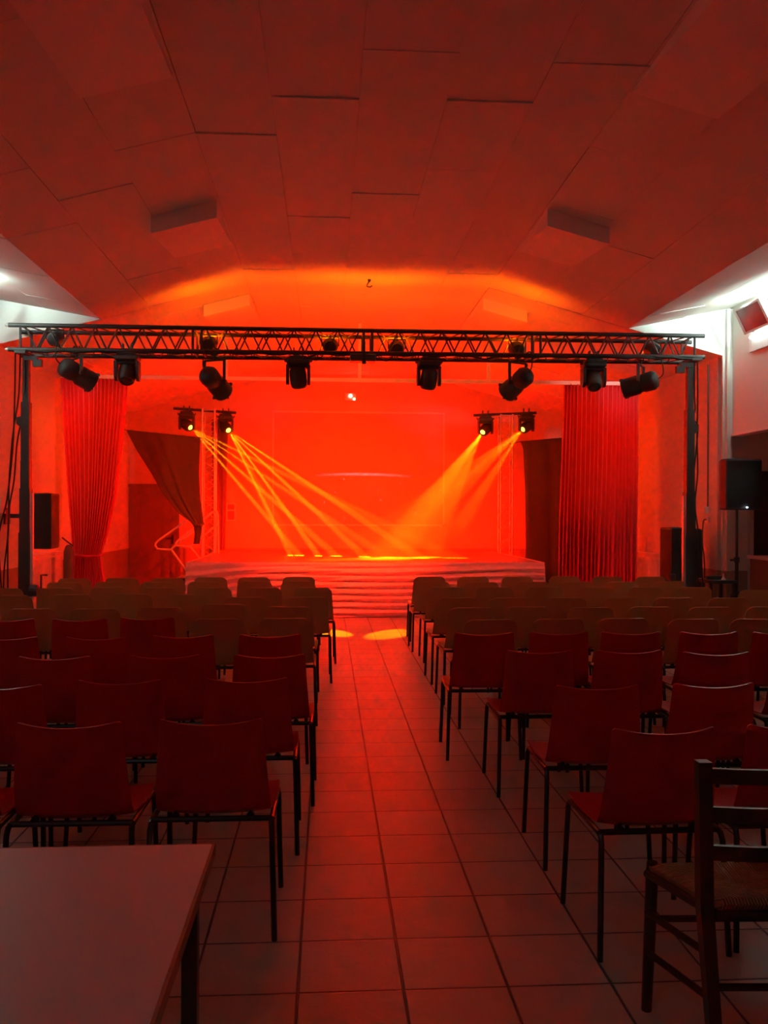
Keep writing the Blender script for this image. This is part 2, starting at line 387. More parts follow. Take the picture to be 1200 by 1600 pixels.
# screen on the back wall
a, b = aty(427, 643, YB - .03), aty(693, 821, YB - .03)
sc = thing('projection_screen', 'large wide projection screen on the wall behind the stage', 'screen', ((a.x + b.x) / 2, YB - .02, b.z)); o = sc.location.copy()
def screen_mat():
    m = bpy.data.materials.new('projected_picture'); m.use_nodes = True; nt = m.node_tree; N = nt.nodes.new; L = nt.links.new
    bs = nt.nodes['Principled BSDF']; bs.inputs['Base Color'].default_value = (0.86, 0.46, 0.36, 1); bs.inputs['Roughness'].default_value = 0.7
    tc = N('ShaderNodeTexCoord'); sp = N('ShaderNodeSeparateXYZ'); L(tc.outputs['Object'], sp.inputs[0])
    def M(op, *v):
        n = N('ShaderNodeMath'); n.operation = op
        for i, x in enumerate(v):
            if isinstance(x, (int, float)): n.inputs[i].default_value = x
            else: L(x, n.inputs[i])
        return n.outputs[0]
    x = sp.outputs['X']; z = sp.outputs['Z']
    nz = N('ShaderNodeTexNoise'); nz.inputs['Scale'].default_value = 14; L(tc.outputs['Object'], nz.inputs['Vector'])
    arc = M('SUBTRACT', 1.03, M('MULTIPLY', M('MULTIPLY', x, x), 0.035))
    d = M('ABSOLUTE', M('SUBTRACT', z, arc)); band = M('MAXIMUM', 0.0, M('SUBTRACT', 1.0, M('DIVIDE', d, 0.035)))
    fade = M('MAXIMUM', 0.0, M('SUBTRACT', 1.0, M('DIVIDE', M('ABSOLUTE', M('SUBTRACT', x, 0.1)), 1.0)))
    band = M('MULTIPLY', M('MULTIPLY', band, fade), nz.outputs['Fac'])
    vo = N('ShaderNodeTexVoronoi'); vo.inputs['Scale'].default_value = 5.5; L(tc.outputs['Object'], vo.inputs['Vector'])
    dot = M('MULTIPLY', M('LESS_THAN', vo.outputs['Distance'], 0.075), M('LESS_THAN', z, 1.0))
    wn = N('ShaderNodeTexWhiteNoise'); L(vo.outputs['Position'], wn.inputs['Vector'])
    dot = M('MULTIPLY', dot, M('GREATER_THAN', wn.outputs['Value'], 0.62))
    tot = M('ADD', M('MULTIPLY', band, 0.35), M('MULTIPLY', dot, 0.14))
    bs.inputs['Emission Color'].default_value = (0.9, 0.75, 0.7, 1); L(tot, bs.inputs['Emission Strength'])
    return m
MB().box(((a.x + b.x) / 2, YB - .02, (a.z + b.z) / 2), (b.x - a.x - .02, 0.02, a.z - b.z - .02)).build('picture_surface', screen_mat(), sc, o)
fm = MB(); bw = 0.035
for x in (a.x, b.x): fm.box((x, YB - .02, (a.z + b.z) / 2), (bw, 0.036, a.z - b.z + bw))
for z in (a.z, b.z): fm.box(((a.x + b.x) / 2, YB - .02, z), (b.x - a.x + bw, 0.036, bw))
fm.build('border', M_SCREEN, sc, o)
# emergency light
a, b = aty(538, 614, YB - .03), aty(557, 627, YB - .03)
el = thing('emergency_light', 'small lit emergency lamp box on the back wall above the screen', 'emergency light', ((a.x + b.x) / 2, YB, (a.z + b.z) / 2)); o = el.location.copy()
MB().bbox(((a.x + b.x) / 2, YB - .035, (a.z + b.z) / 2), (b.x - a.x, 0.07, a.z - b.z), 0.015).build('housing', M_WHITE, el, o)
for dx, dz, r in ((0.0, 0.02, 0.035), (0.075, -0.045, 0.022)):
    MB().lathe(((a.x + b.x) / 2 + dx, YB - .07, (a.z + b.z) / 2 + dz), (0, -1, 0), [(0, r), (0.012, r * .9), (0.018, r * .4)], 12).build('lamp', M_EXIT, el, o)
# notices on the back wall
a, b = aty(357, 787, YB), aty(365, 813, YB)
nt_ = thing('framed_notice', 'small white framed notice on back wall beside the black drape', 'notice', ((a.x + b.x) / 2, YB, b.z)); o = nt_.location.copy()
w_, h_ = b.x - a.x + .06, a.z - b.z
MB().box(((a.x + b.x) / 2, YB - .008, (a.z + b.z) / 2), (w_ - .03, .012, h_ - .03)).build('sheet', M_BOX, nt_, o)
q = MB()
for sx in (-1, 1): q.box(((a.x + b.x) / 2 + sx * w_ / 2, YB - .012, (a.z + b.z) / 2), (.03, .024, h_ + .03))
for sz in (-1, 0.2, 1): q.box(((a.x + b.x) / 2, YB - .012, (a.z + b.z) / 2 + sz * h_ / 2), (w_, .022, .03))
q.build('frame', M_WHITE, nt_, o)
a, b = aty(356, 763, YB), aty(362, 781, YB)
pp = MB().box(((a.x + b.x) / 2, YB - .004, (a.z + b.z) / 2), (b.x - a.x + .05, .006, a.z - b.z)).build('paper_notice', M_PAPER, off=((a.x + b.x) / 2, YB, b.z))
tag(pp, 'pale paper notice pinned on back wall above the framed notice', 'notice')

# ================================================================== CURTAINS AND RAIL
YC = 13.0
rl = thing('curtain_rail', 'long pale curtain rail hung below the ceiling across the stage front', 'curtain rail', (XC, YC, 3.52)); o = rl.location.copy()
zl = aty(400, 592, YC).z
xm = aty(540, 592, YC).x
MB().box(((XL + .03 + xm) / 2, YC, zl), (xm - XL - .03 + .1, 0.035, 0.05)).build('track', M_WHITE, rl, o)
MB().box(((XR - .03 + xm) / 2, YC - .04, zl - 0.005), (XR - .03 - xm, 0.035, 0.055)).build('track', M_WHITE, rl, o)
for px in (354, 562, 763):
    x = aty(px, 560, YC).x; off = abs(x - XC); zt = ZC - max(0, off - XI) * (ZC - ZS) / (4.45 - XI)
    MB().box((x, YC - .02, (zl + zt) / 2 + .01), (0.045, 0.03, zt - zl + 0.01)).build('hanger', M_WHITE, rl, o)
def cloth_between(Lp, Rp, Y, nf, amp, seed, n=220, m=60, ampz=None):
    """Lp, Rp: pixel polylines of left and right edge, top to bottom, in the plane Y."""
    L3 = [aty(x, y, Y) for x, y in Lp]; R3 = [aty(x, y, Y) for x, y in Rp]
    rn = random.Random(seed); ph = [rn.uniform(0, 6.28) for _ in range(6)]
    def along(P, t):
        d = [0]
        for i in range(1, len(P)): d.append(d[-1] + (P[i] - P[i - 1]).length)
        s_ = t * d[-1]
        for i in range(1, len(P)):
            if s_ <= d[i] + 1e-9: return P[i - 1].lerp(P[i], (s_ - d[i - 1]) / max(1e-9, d[i] - d[i - 1]))
        return P[-1].copy()
    rows = []
    for i in range(m + 1):
        v = i / m; a, b = along(L3, v), along(R3, v); r = []
        k = ampz(v) if ampz else 1.0
        for j in range(n + 1):
            u = j / n; p = a.lerp(b, u)
            ph0 = 2 * PI * nf * u + 1.9 * math.sin(7.3 * u + ph[0]) + 0.9 * math.sin(17 * u + ph[4]) + 0.5 * math.sin(3 * v + 9 * u + ph[1])
            s1 = math.sin(ph0); f = math.copysign(abs(s1) ** 0.7, s1) * (0.7 + 0.3 * math.sin(5 * u + ph[2] + v)) + 0.12 * math.sin(0.37 * ph0 + ph[3])
            p.y += amp * k * f; p.x += amp * k * 0.2 * math.sin(2 * ph0)
            r.append(p)
        rows.append(r)
    return rows
Lp = [(94, 590), (97, 640), (101, 700), (107, 780), (112, 840), (114, 868), (112, 890), (110, 935)]
Rp = [(200, 593), (197, 640), (190, 700), (181, 775), (168, 835), (157, 868), (160, 890), (168, 935)]
c1 = thing('stage_curtain', 'red stage curtain on the left, gathered and tied back', 'curtain', aty(136, 935, YC), 'red stage curtains'); o = c1.location.copy()
o.z = 0; c1.location = o
rows = cloth_between(Lp, Rp, YC, 16, 0.060, 1, ampz=lambda v: 1 - 0.45 * math.exp(-((v - .80) / .15) ** 2))
MB().sheet(rows, 0.004).build('drape', M_CURT, c1, o, smooth=True, sharp=80)
tb = aty(114, 868, YC - .10); tr = aty(158, 868, YC - .10); tm = MB()
tm.tube([(tb.x - .01, YC, tb.z + .02), (tb.x + .05, YC - .09, tb.z + .01), ((tb.x + tr.x) / 2, YC - .11, tb.z - .01), (tr.x - .05, YC - .09, tb.z - .005), (tr.x + .02, YC, tb.z + .02), (tr.x - .05, YC + .08, tb.z), (tb.x + .05, YC + .08, tb.z)], 0.016, 8, True).build('tieback', M_CURT, c1, o, smooth=True)
Lp = [(881, 600), (878, 700), (875, 800), (872, 935)]; Rp = [(997, 604), (997, 700), (996, 800), (994, 935)]
c2 = thing('stage_curtain', 'red stage curtain on the right, hanging straight down', 'curtain', aty(936, 935, YC), 'red stage curtains'); o = c2.location.copy()
o.z = 0; c2.location = o
MB().sheet(cloth_between(Lp, Rp, YC, 19, 0.065, 2, n=260), 0.004).build('drape', M_CURT, c2, o, smooth=True, sharp=80)

# black drapes beside the stage
YD = 15.0
Lp = [(197, 672), (215, 706), (236, 739), (254, 771), (277, 800), (298, 816), (303, 822), (304, 835), (302, 850)]
Rp = [(313, 684), (312, 710), (311, 740), (313, 780), (317, 806), (318, 815), (316, 822), (314, 836), (312, 850)]
d1 = thing('black_drape', 'black drape left of the stage, pulled aside and knotted', 'drape', aty(308, 850, YD), 'black drapes beside the stage'); o = d1.location.copy()
MB().sheet(cloth_between(Lp, Rp, YD, 3, 0.010, 5, n=90, m=50), 0.004).build('cloth', M_BLKCLOTH, d1, o, smooth=True, sharp=80)
kn = aty(309, 820, YD); MB().tube([kn + Vector((-.08, 0, .03)), kn + Vector((-.02, -.05, 0)), kn + Vector((.05, -.05, -.01)), kn + Vector((.09, 0, .02)), kn + Vector((.03, .05, .01)), kn + Vector((-.04, .05, .02))], .025, 8, True).build('knot', M_BLKCLOTH, d1, o, smooth=True)
wl = aty(197, 672, YD); wr = aty(313, 684, YD)
pe = Vector((XL, YD, wl.z + .08)); MB().tube([pe, wl, wr, wr + Vector((.0, .35, .02)), Vector((wr.x + .03, 16.05, wr.z + .03))], 0.006, 6).build('line', M_CABLE, d1, o)
YD2 = 15.3
Lp = [(814, 690), (818, 700), (821, 760), (822, 860), (820, 940)]; Rp = [(930, 680), (930, 760), (930, 860), (930, 940)]
d2_ = thing('black_drape', 'black drape hanging straight between the stage and right curtain', 'drape', aty(850, 935, YD2), 'black drapes beside the stage'); o = d2_.location.copy()
o.z = 0; d2_.location = o
MB().sheet(cloth_between(Lp, Rp, YD2, 4, 0.018, 8, n=90), 0.004).build('cloth', M_BLKCLOTH, d2_, o, smooth=True, sharp=80)
wl = aty(814, 690, YD2); wr = aty(930, 680, YD2)
MB().tube([Vector((3.35, 16.05, wl.z + .02)), wl, wr, Vector((XR, YD2, wr.z + .05))], 0.008, 6).build('line', M_CABLE, d2_, o)
YD3 = 17.3
d3 = MB().sheet(cloth_between([(330, 655), (331, 760), (332, 860)], [(356, 655), (354, 760), (352, 860)], YD3, 2, 0.03, 9, n=40), 0.004).build('black_drape', M_BLKCLOTH, off=aty(345, 860, YD3), smooth=True)
tag(d3, 'narrow black drape hanging behind the left truss tower', 'drape', 'black drapes beside the stage')
d3o = aty(345, 655, YD3)

# ================================================================== TRUSSES AND LAMPS
def ladder(mb, A, B, C, D, n, r):                            # zigzag web between two chords A-B and C-D
    A, B, C, D = map(Vector, (A, B, C, D))
    for i in range(n):
        p = A.lerp(B, i / n) if i % 2 == 0 else C.lerp(D, i / n)
        q = C.lerp(D, (i + 1) / n) if i % 2 == 0 else A.lerp(B, (i + 1) / n)
        mb.tube([p, q], r, 6)
TY0, TY1 = 10.28, 10.66
tl_, tr_ = aty(22, 508, TY0), aty(1098, 525, TY0)
bl_, br_ = aty(22, 546, TY0), aty(1098, 558, TY0)
TX0, TX1 = tl_.x, tr_.x; TZT = (tl_.z + tr_.z) / 2; TZB = (bl_.z + br_.z) / 2
tz0, tz1 = tl_.z, tr_.z; bz0, bz1 = bl_.z, br_.z
tt = thing('lighting_truss', 'long black lighting truss spanning the hall above the seats', 'truss', ((TX0 + TX1) / 2, (TY0 + TY1) / 2, TZB)); o = tt.location.copy()
def zt(x): return tz0 + (tz1 - tz0) * (x - TX0) / (TX1 - TX0)
def zb(x): return bz0 + (bz1 - bz0) * (x - TX0) / (TX1 - TX0)
for y in (TY0, TY1):
    for z in (zt, zb): MB().tube([(TX0 - .06, y, z(TX0)), (TX1 + .02, y, z(TX1))], 0.026, 12).build('chord', M_BLACK, tt, o, smooth=True)
for y, z in ((TY0, zt), (TY0, zb)): MB().lathe((TX0 - .06, y, z(TX0)), (-1, 0, 0), [(0, .018), (.03, .018), (.04, .01)], 10).build('chord_end', M_ALU, tt, o)
joints = [TX0 + .02] + [aty(p, 540, TY0).x for p in (308, 575, 838)] + [TX1 - .05]
for i in range(4):
    mb = MB(); xa, xb = joints[i] + .1, joints[i + 1] - .1; n = 14
    ladder(mb, (xa, TY0, zt(xa)), (xb, TY0, zt(xb)), (xa, TY0, zb(xa)), (xb, TY0, zb(xb)), n, 0.010)
    ladder(mb, (xa, TY1, zb(xa)), (xb, TY1, zb(xb)), (xa, TY1, zt(xa)), (xb, TY1, zt(xb)), n, 0.010)
    for z in (zt, zb): ladder(mb, (xa, TY0, z(xa)), (xb, TY0, z(xb)), (xa, TY1, z(xa)), (xb, TY1, z(xb)), n, 0.008)
    for x in (xa - .05, xb + .05):
        for y in (TY0, TY1): mb.tube([(x, y, zb(x)), (x, y, zt(x))], 0.015, 8)
        for z in (zt, zb): mb.tube([(x, TY0, z(x)), (x, TY1, z(x))], 0.012, 8)
    mb.build('lattice', M_BLACK, tt, o)

def lift_tower(px, side, label):
    Y = (TY0 + TY1) / 2; x = aty(px, 700, Y).x; s = side
    t = thing('truss_lift', label, 'lifting tower', (x, Y, 0), 'lifting towers under the truss'); o = t.location.copy()
    ztop = zb(x) - 0.04
    MB().box((x - s * .0, Y, 0.62 + .05), (0.13, 0.13, 1.24)).build('base_mast', M_BLACK, t, o)
    MB().box((x, Y, 1.35), (0.115, 0.115, 0.9)).box((x, Y, 1.72), (0.1, 0.1, 0.8)).build('mast', M_BLACK, t, o)
    MB().box((x + s * .0, Y, 2.15), (0.095, 0.095, 1.3)).box((x, Y, (2.5 + ztop) / 2), (0.07, 0.07, ztop - 2.5)).build('inner_mast', M_BLACK, t, o)
    mb = MB(); mb.prism([(x - s * .04, Y - .04, 2.42), (x + s * .10, Y - .04, 2.55), (x + s * .10, Y - .04, 2.62), (x - s * .04, Y - .04, 2.66)], (0, .08, 0)); mb.build('pulley_block', M_BLACK, t, o)
    mb = MB(); mb.box((x, Y, ztop + .01), (0.12, 0.46, 0.03)); mb.box((x - s * .16, Y - .1, ztop - .10), (0.1, 0.06, 0.08)); mb.box((x - s * .08, Y - .1, ztop - .04), (0.16, 0.04, 0.05)); mb.build('fork', M_BLACK, t, o)
    mb = MB(); mb.box((x - s * .085, Y - .05, 1.1), (0.03, 0.04, 1.3)); mb.build('rack', M_ALU, t, o)
    mb = MB(); mb.lathe((x - s * .08, Y - .08, 0.62), (-s, 0, 0), [(0, .07), (.09, .07), (.1, .04)], 14); mb.tube([(x - s * .17, Y - .08, .62), (x - s * .2, Y - .08, .62), (x - s * .2, Y - .08, .80), (x - s * .27, Y - .08, .80)], .012); mb.build('winch', M_BLACK, t, o)
    for dx, dy in ((.42, .3), (.42, -.3), (-.3 * 1, .35), (-.3, -.35)):
        dx *= -s
        if abs(x + dx - XL) < .1 or x + dx < XL + .05: dx = (XL + .06 - x)
        if x + dx > XR - .05: dx = XR - .06 - x
        MB().tube([(x, Y, .12), (x + dx, Y + dy * .9, .06), (x + dx, Y + dy * .9, 0.0)], .028, 8).build('foot', M_BLACK, t, o)
    return t
lift_tower(41, -1, 'black wind-up tower carrying the left end of the truss')
lift_tower(1077, 1, 'black wind-up tower carrying the right end of the truss')

def clampmb(x, y, z): return MB().tube([(x - .02, y, z + .08), (x - .045, y, z + .05), (x - .03, y, z), (x + .03, y, z), (x + .045, y, z + .05), (x + .02, y, z + .08)], .012, 6).tube([(x, y, z + .01), (x, y, z - .06)], .014, 8)
def par_can(px, py, dirv, label, top_y, scale=1.0, energy=0, col=RED, cone=55, yoke=0.17):
    """px, py: middle of the can; it hangs by a stirrup from the lower chord."""
    Y = TY0 + .02; c = aty(px, py, Y); d = Vector(dirv).normalized()
    t = thing('par_can', label, 'stage light', c, 'black stage cans under the truss'); o = t.location.copy(); s = scale
    L = 0.42 * s; R = 0.115 * s
    prof = [(-L * .5, R * .45), (-L * .46, R * .78), (-L * .36, R * 1.0), (-L * .1, R * .98), (-L * .03, R * .86), (L * .02, R * .88), (L * .08, R * 1.0), (L * .44, R * 1.02), (L * .46, R * 1.08), (L * .5, R * 1.08), (L * .5, R * .95), (L * .47, R * .93)]
    can = MB().lathe(c, d, prof, 24).build('can', M_BLACK, t, o, smooth=True)
    MB().lathe(c + d * L * .46, d, [(0, R * .93), (.008, R * .9)], 20).build('lens', M_LENSOFF, can, o)
    sd = d.cross(Vector((0, 0, 1))).normalized(); up = sd.cross(d).normalized()
    mb = MB()
    for k in range(4):
        an = PI / 4 + k * PI / 2; rad = sd * math.cos(an) + up * math.sin(an)
        mb.box(c + d * L * .47 + rad * R * 1.12, (.03 * s, .03 * s, .03 * s))
    mb.build('gel_clips', M_BLACK, can, o)
    ztop = aty(px, top_y, Y).z
    mb = MB()
    for k in (-1, 1):
        a = c + sd * k * (R + .015); bz = Vector((a.x, a.y, ztop)); mb.box((a + bz) / 2, (.03, .035, (bz - a).length))
        mb.lathe(c + sd * k * (R - .01), sd * k, [(0, .022), (.05, .022)], 10)
    a = c + sd * (R + .015); b = c - sd * (R + .015); mb.tube([(a.x, a.y, ztop), (b.x, b.y, ztop)], .013, 8); mb.build('stirrup', M_BLACK, t, o)
    clampmb(c.x, Y, ztop + .06).build('hook_clamp', M_STEEL, t, o)
    back = c - d * L * .5
    MB().tube(smoothpath([back, back - d * .06 + Vector((0, 0, .05)), back - d * .04 + Vector((0, .02, .22)), Vector((back.x - .02, TY0, zb(c.x)))]), .007, 6).build('cable', M_CABLE, t, o)
    if energy: spot('par_light', c + d * (L * .5 + .03), c + d * 5, energy, col, cone, 0.5, 0.08)
    return t
par_can(120, 584, (0.72, .55, -.42), 'black stage can at the far left, pointing right and down', 560, energy=P_PAR, col=PINK, cone=48)
par_can(335, 597, (0.35, .78, -.38), 'black stage can second from the left, aimed at the stage', 563, energy=P_PAR, col=PINK, cone=48)
par_can(809, 598, (-0.42, .74, -.42), 'black stage can second from the right, aimed at the stage', 567, energy=P_PAR, col=PINK, cone=48)
par_can(1001, 600, (-0.80, .52, -.22), 'black stage can at the far right, pointing left', 571, energy=P_PAR, col=PINK, cone=48)

def moving_head(c, dirv, label, group, s=1.0, lens=None, drop=0.0, flip=False):
    """c: tilt axis; the base hangs above it."""
    c = Vector(c); d = Vector(dirv).normalized()
    t = thing('moving_head', label, 'stage light', c, group); o = t.location.copy()
    mb = MB(); mb.bbox(c + Vector((0, 0, .175 * s)), (.27 * s, .21 * s, .075 * s), .02)
    mb.bbox(c + Vector((0, 0, .225 * s)), (.21 * s, .18 * s, .04 * s), .012)
    for k in (-1, 1): mb.tube([c + Vector((k * .10 * s, 0, .19 * s)), c + Vector((k * .155 * s, 0, .19 * s)), c + Vector((k * .155 * s, 0, .215 * s))], .012, 6)
    mb.build('base', M_BLKPLAST, t, o)
    mb = MB(); mb.bbox(c + Vector((0, 0, .125 * s)), (.22 * s, .13 * s, .04 * s), .012)
    for k in (-1, 1): mb.prism([c + Vector((k * .107 * s, y, z)) for y, z in ((-.07 * s, .14 * s), (.07 * s, .14 * s), (.065 * s, -.04 * s), (.03 * s, -.085 * s), (-.03 * s, -.085 * s), (-.065 * s, -.04 * s))], (k * .032 * s, 0, 0))
    mb.build('yoke', M_BLKPLAST, t, o)
    R = .098 * s
    prof = [(-.135 * s, R * .35), (-.125 * s, R * .7), (-.09 * s, R * .95), (-.03 * s, R), (.06 * s, R), (.10 * s, R * .92), (.118 * s, R * .78), (.118 * s, R * .66), (.108 * s, R * .64)]
    hd_ = MB().lathe(c, d, prof, 24).build('head', M_BLKPLAST, t, o, smooth=True)
    lr = R * .62 if lens is None else R * .45
    MB().lathe(c + d * .109 * s, d, [(0, lr), (.012 * s, lr * .8), (.016 * s, lr * .3)], 16).build('lens', lens or M_LENSOFF, hd_, o)
    mb = MB()
    for k in (-1, 1): mb.tube([c + Vector((k * .05 * s, 0, .24 * s)), c + Vector((k * .05 * s, 0, .30 * s))], .012, 6); mb.tube([c + Vector((k * .05 * s, -.03, .30 * s)), c + Vector((k * .05 * s, -.03, .34 * s)), c + Vector((k * .05 * s, .03, .34 * s)), c + Vector((k * .05 * s, .03, .29 * s))], .009, 6)
    mb.build('clamps', M_STEEL, t, o)
    return t
G1 = 'moving heads under the truss'
for px, py, dv, lb in ((199, 584, (.05, -.55, -.8), 'black moving head on the truss over the left curtain'),
                       (466, 590, (.1, .35, -.9), 'black moving head under the truss, left of the middle box'),
                       (670, 592, (-.1, .3, -.9), 'black moving head under the truss, right of the middle box'),
                       (927, 594, (-.05, -.55, -.8), 'black moving head on the truss over the right curtain')):
    moving_head(aty(px, py, TY0 + .03), dv, lb, G1)
# washes sent by the middle moving heads
for px, py in ((466, 590), (670, 592)):
    c = aty(px, py, TY0 + .03); spot('head_wash', c + Vector((0, .12, -.16)), (XC, 16.6, 1.0), P_WASH, RED, 58, 1.0, 0.06)

# small floods lying inside the truss
for px, py, lb in ((86, 530, 'small black flood inside the truss at its left end'), (326, 538, 'small black flood inside the truss above the second can'),
                   (516, 541, 'small black flood inside the truss left of the middle box'), (620, 545, 'small black flood inside the truss right of the middle box'),
                   (808, 546, 'small black flood inside the truss above the third can'), (1020, 546, 'small black flood inside the truss at its right end')):
    Y = (TY0 + TY1) / 2; c = aty(px, py, Y); t = thing('flood_light', lb, 'stage light', c, 'small floods inside the truss'); o = c.copy()
    d = Vector((0, .9, .25)).normalized()
    MB().lathe(c, d, [(-.085, .03), (-.075, .065), (-.03, .088), (.06, .092), (.075, .096), (.075, .082), (.068, .08)], 18).build('can', M_BLACK, t, o, smooth=True)
    MB().lathe(c + d * .066, d, [(0, .08), (.006, .076)], 16).build('lens', M_LENSOFF, t, o)
    MB().tube([c + Vector((-.1, 0, 0)), c + Vector((-.1, 0, .11)), c + Vector((.1, 0, .11)), c + Vector((.1, 0, 0))], .009, 6).tube([c + Vector((0, 0, .1)), (c.x, Y, zt(c.x) - .02)], .01, 6).build('stirrup', M_BLACK, t, o)
    if px < 200: spot('curtain_light', c + d * .11, aty(150, 700, YC), 165, (1.0, .08, .005), 52, .8, .08)
    elif px > 950: spot('curtain_light', c + d * .11, aty(925, 690, YC), 165, (1.0, .08, .005), 52, .8, .08)
    else: spot('flood_glow', c + d * .11, c + d * .11 + Vector((0, .5, .9)), P_UP, ORANGE, 160, 0.7, 0.10)
# box in the middle of the truss
c = aty(567, 560, TY0 - .05)
t = thing('control_box', 'grey control box strapped under the middle of the truss', 'control box', c); o = c.copy()
MB().bbox(c, (.30, .16, .085), .008).build('case', M_BOX, t, o)
MB().box(c + Vector((0.01, -.085, .05)), (.03, .012, .26)).box(c + Vector((0.01, -.07, -.06)), (.045, .05, .03)).build('strap', M_BLACK, t, o)

# truss towers on the stage sides with two moving heads each
def tower(px, label, ztop, bar, heads, sgn):
    Y = 16.2; x = aty(px, 700, Y).x; hw = .11
    t = thing('truss_tower', label, 'truss tower', (x, Y, 0), 'truss towers beside the stage'); o = t.location.copy()
    z1 = aty(px, ztop, Y).z
    cs = [(x - hw, Y - hw), (x + hw, Y - hw), (x + hw, Y + hw), (x - hw, Y + hw)]
    for cx, cy in cs: MB().tube([(cx, cy, .02), (cx, cy, z1)], .018, 8).build('chord', M_ALU, t, o, smooth=True)
    mb = MB()
    for i in range(4):
        (ax, ay), (bx, by) = cs[i], cs[(i + 1) % 4]
        ladder(mb, (ax, ay, .1), (ax, ay, z1 - .05), (bx, by, .1), (bx, by, z1 - .05), 22, .007)
        for z in (.06, z1 * .5, z1 * .5 + .05, z1 - .02): mb.tube([(ax, ay, z), (bx, by, z)], .009, 6)
    mb.build('lattice', M_ALU, t, o)
    MB().box((x, Y, .01), (.25, .25, .02)).build('base_plate', M_STEEL, t, o)
    a, b = aty(bar[0][0], bar[0][1], Y), aty(bar[1][0], bar[1][1], Y)
    MB().tube([a, b], .026, 10).build('crossbar', M_BLACK, t, o, smooth=True)
TG = 'lit moving heads on the stage towers'
tower(327, 'silver truss tower at the left edge of the stage', 640, ((271, 638), (369, 645)), None, 1)
tower(790, 'silver truss tower at the right edge of the stage', 648, ((740, 649), (838, 645)), None, -1)
def heads(px, py, lens_px, lens_py, target, label):
    c = aty(px, py, 16.2); c.y -= .02; d = (Vector(target) - c).normalized()
    moving_head(c, d, label, TG, 1.0, lens=M_LENS)
    return c + d * .145, d
YBEAM = Vector((0.55, 13.6, 0.8))
h1 = heads(292, 664, 298, 677, (0.9, 13.6, .8), 'moving head on left stage tower, left of the tower, half behind black drape')
h2 = heads(353, 668, 358, 678, (0.3, 13.4, .8), 'moving head on left stage tower, right side, throwing yellow rays')
h3 = heads(758, 671, 753, 683, (0.6, 13.6, .8), 'moving head on right stage tower, left side, throwing a wide yellow beam')
h4 = heads(822, 667, 816, 682, (0.3, 13.8, .8), 'moving head on right stage tower, right side, throwing a faint beam')
def rays(h, pix, deg, watts):
    for (px, py, Y, k) in pix:
        tgt = aty(px, py, Y); spot('beam', h[0], tgt, watts * k, AMBER, deg, 0.45, 0.010)
rays(h1, [(598, 817, 14.8, .6), (560, 842, 14.8, .8), (502, 848, 15.1, 1.0), (456, 854, 15.3, 1.0)], 2.4, P_RAY)
rays(h2, [(450, 860, 15.3, 1), (492, 861, 15.1, 1.2), (560, 861, 14.8, 1.0), (622, 849, 14.5, 1.0)], 2.4, P_RAY)
for px_, py_, dg, k in ((655, 812, 12, .8), (628, 842, 13, 1), (668, 862, 11, .9)): spot('beam', h3[0], aty(px_, py_, 14.6), P_CONE * k, AMBER, dg, 0.5, 0.015)
for px_, py_, dg, k in ((640, 806, 10, .8), (640, 838, 10, .8)): spot('beam', h4[0], aty(px_, py_, 14.6), P_CONE * k, AMBER, dg, 0.5, 0.015)
spot('beam', h4[0], atz(612, 990, 0), P_RAY * .08, AMBER, 5, .4, .012); spot('beam', h2[0], atz(522, 989, 0), P_RAY * .08, AMBER, 4, .4, .012)



# ================================================================== LOUDSPEAKERS, CABLES, SIDE FITTINGS
def speaker(name, label, c, size, face, stand=None, led=False):
    """c: centre of the bottom; face: angle of the front around z."""
    c = Vector(c); q = Quaternion((0, 0, 1), face); w_, d_, h_ = size
    t = thing('loudspeaker', label, 'loudspeaker', c, None); o = c.copy()
    poly = [(-w_ / 2, -d_ / 2), (w_ / 2, -d_ / 2), (w_ / 2, -d_ * .1), (w_ * .32, d_ / 2), (-w_ * .32, d_ / 2), (-w_ / 2, -d_ * .1)]
    vs = []
    for z, k in ((0, .94), (.02, 1), (h_ - .02, 1), (h_, .94)):
        vs += [c + q @ Vector((x * k, y * k, z)) for x, y in poly]
    fs = [tuple(reversed(range(6))), tuple(range(18, 24))] + [(r * 6 + i, r * 6 + (i + 1) % 6, r * 6 + 6 + (i + 1) % 6, r * 6 + 6 + i) for r in range(3) for i in range(6)]
    MB().add(vs, fs).build('cabinet', M_BLKPLAST, t, o)
    g = MB(); rows = []
    for i in range(9):
        v = i / 8; rows.append([c + q @ Vector(((-.46 + .92 * j / 8) * w_, -d_ / 2 - .004 - .035 * (1 - ((j - 4) / 4) ** 2) * (0.6 + .4 * math.sin(v * PI * 2.2)), .03 + v * (h_ - .06))) for j in range(9)])
    g.sheet(rows, .003); g.build('grille', M_GRILLE, t, o, smooth=True)
    if led: MB().lathe(c + q @ Vector((.02, -d_ / 2 - .03, .03)), q @ Vector((0, -1, 0)), [(0, .009), (.02, .006)], 8).build('led', M_LED, t, o)
    return t
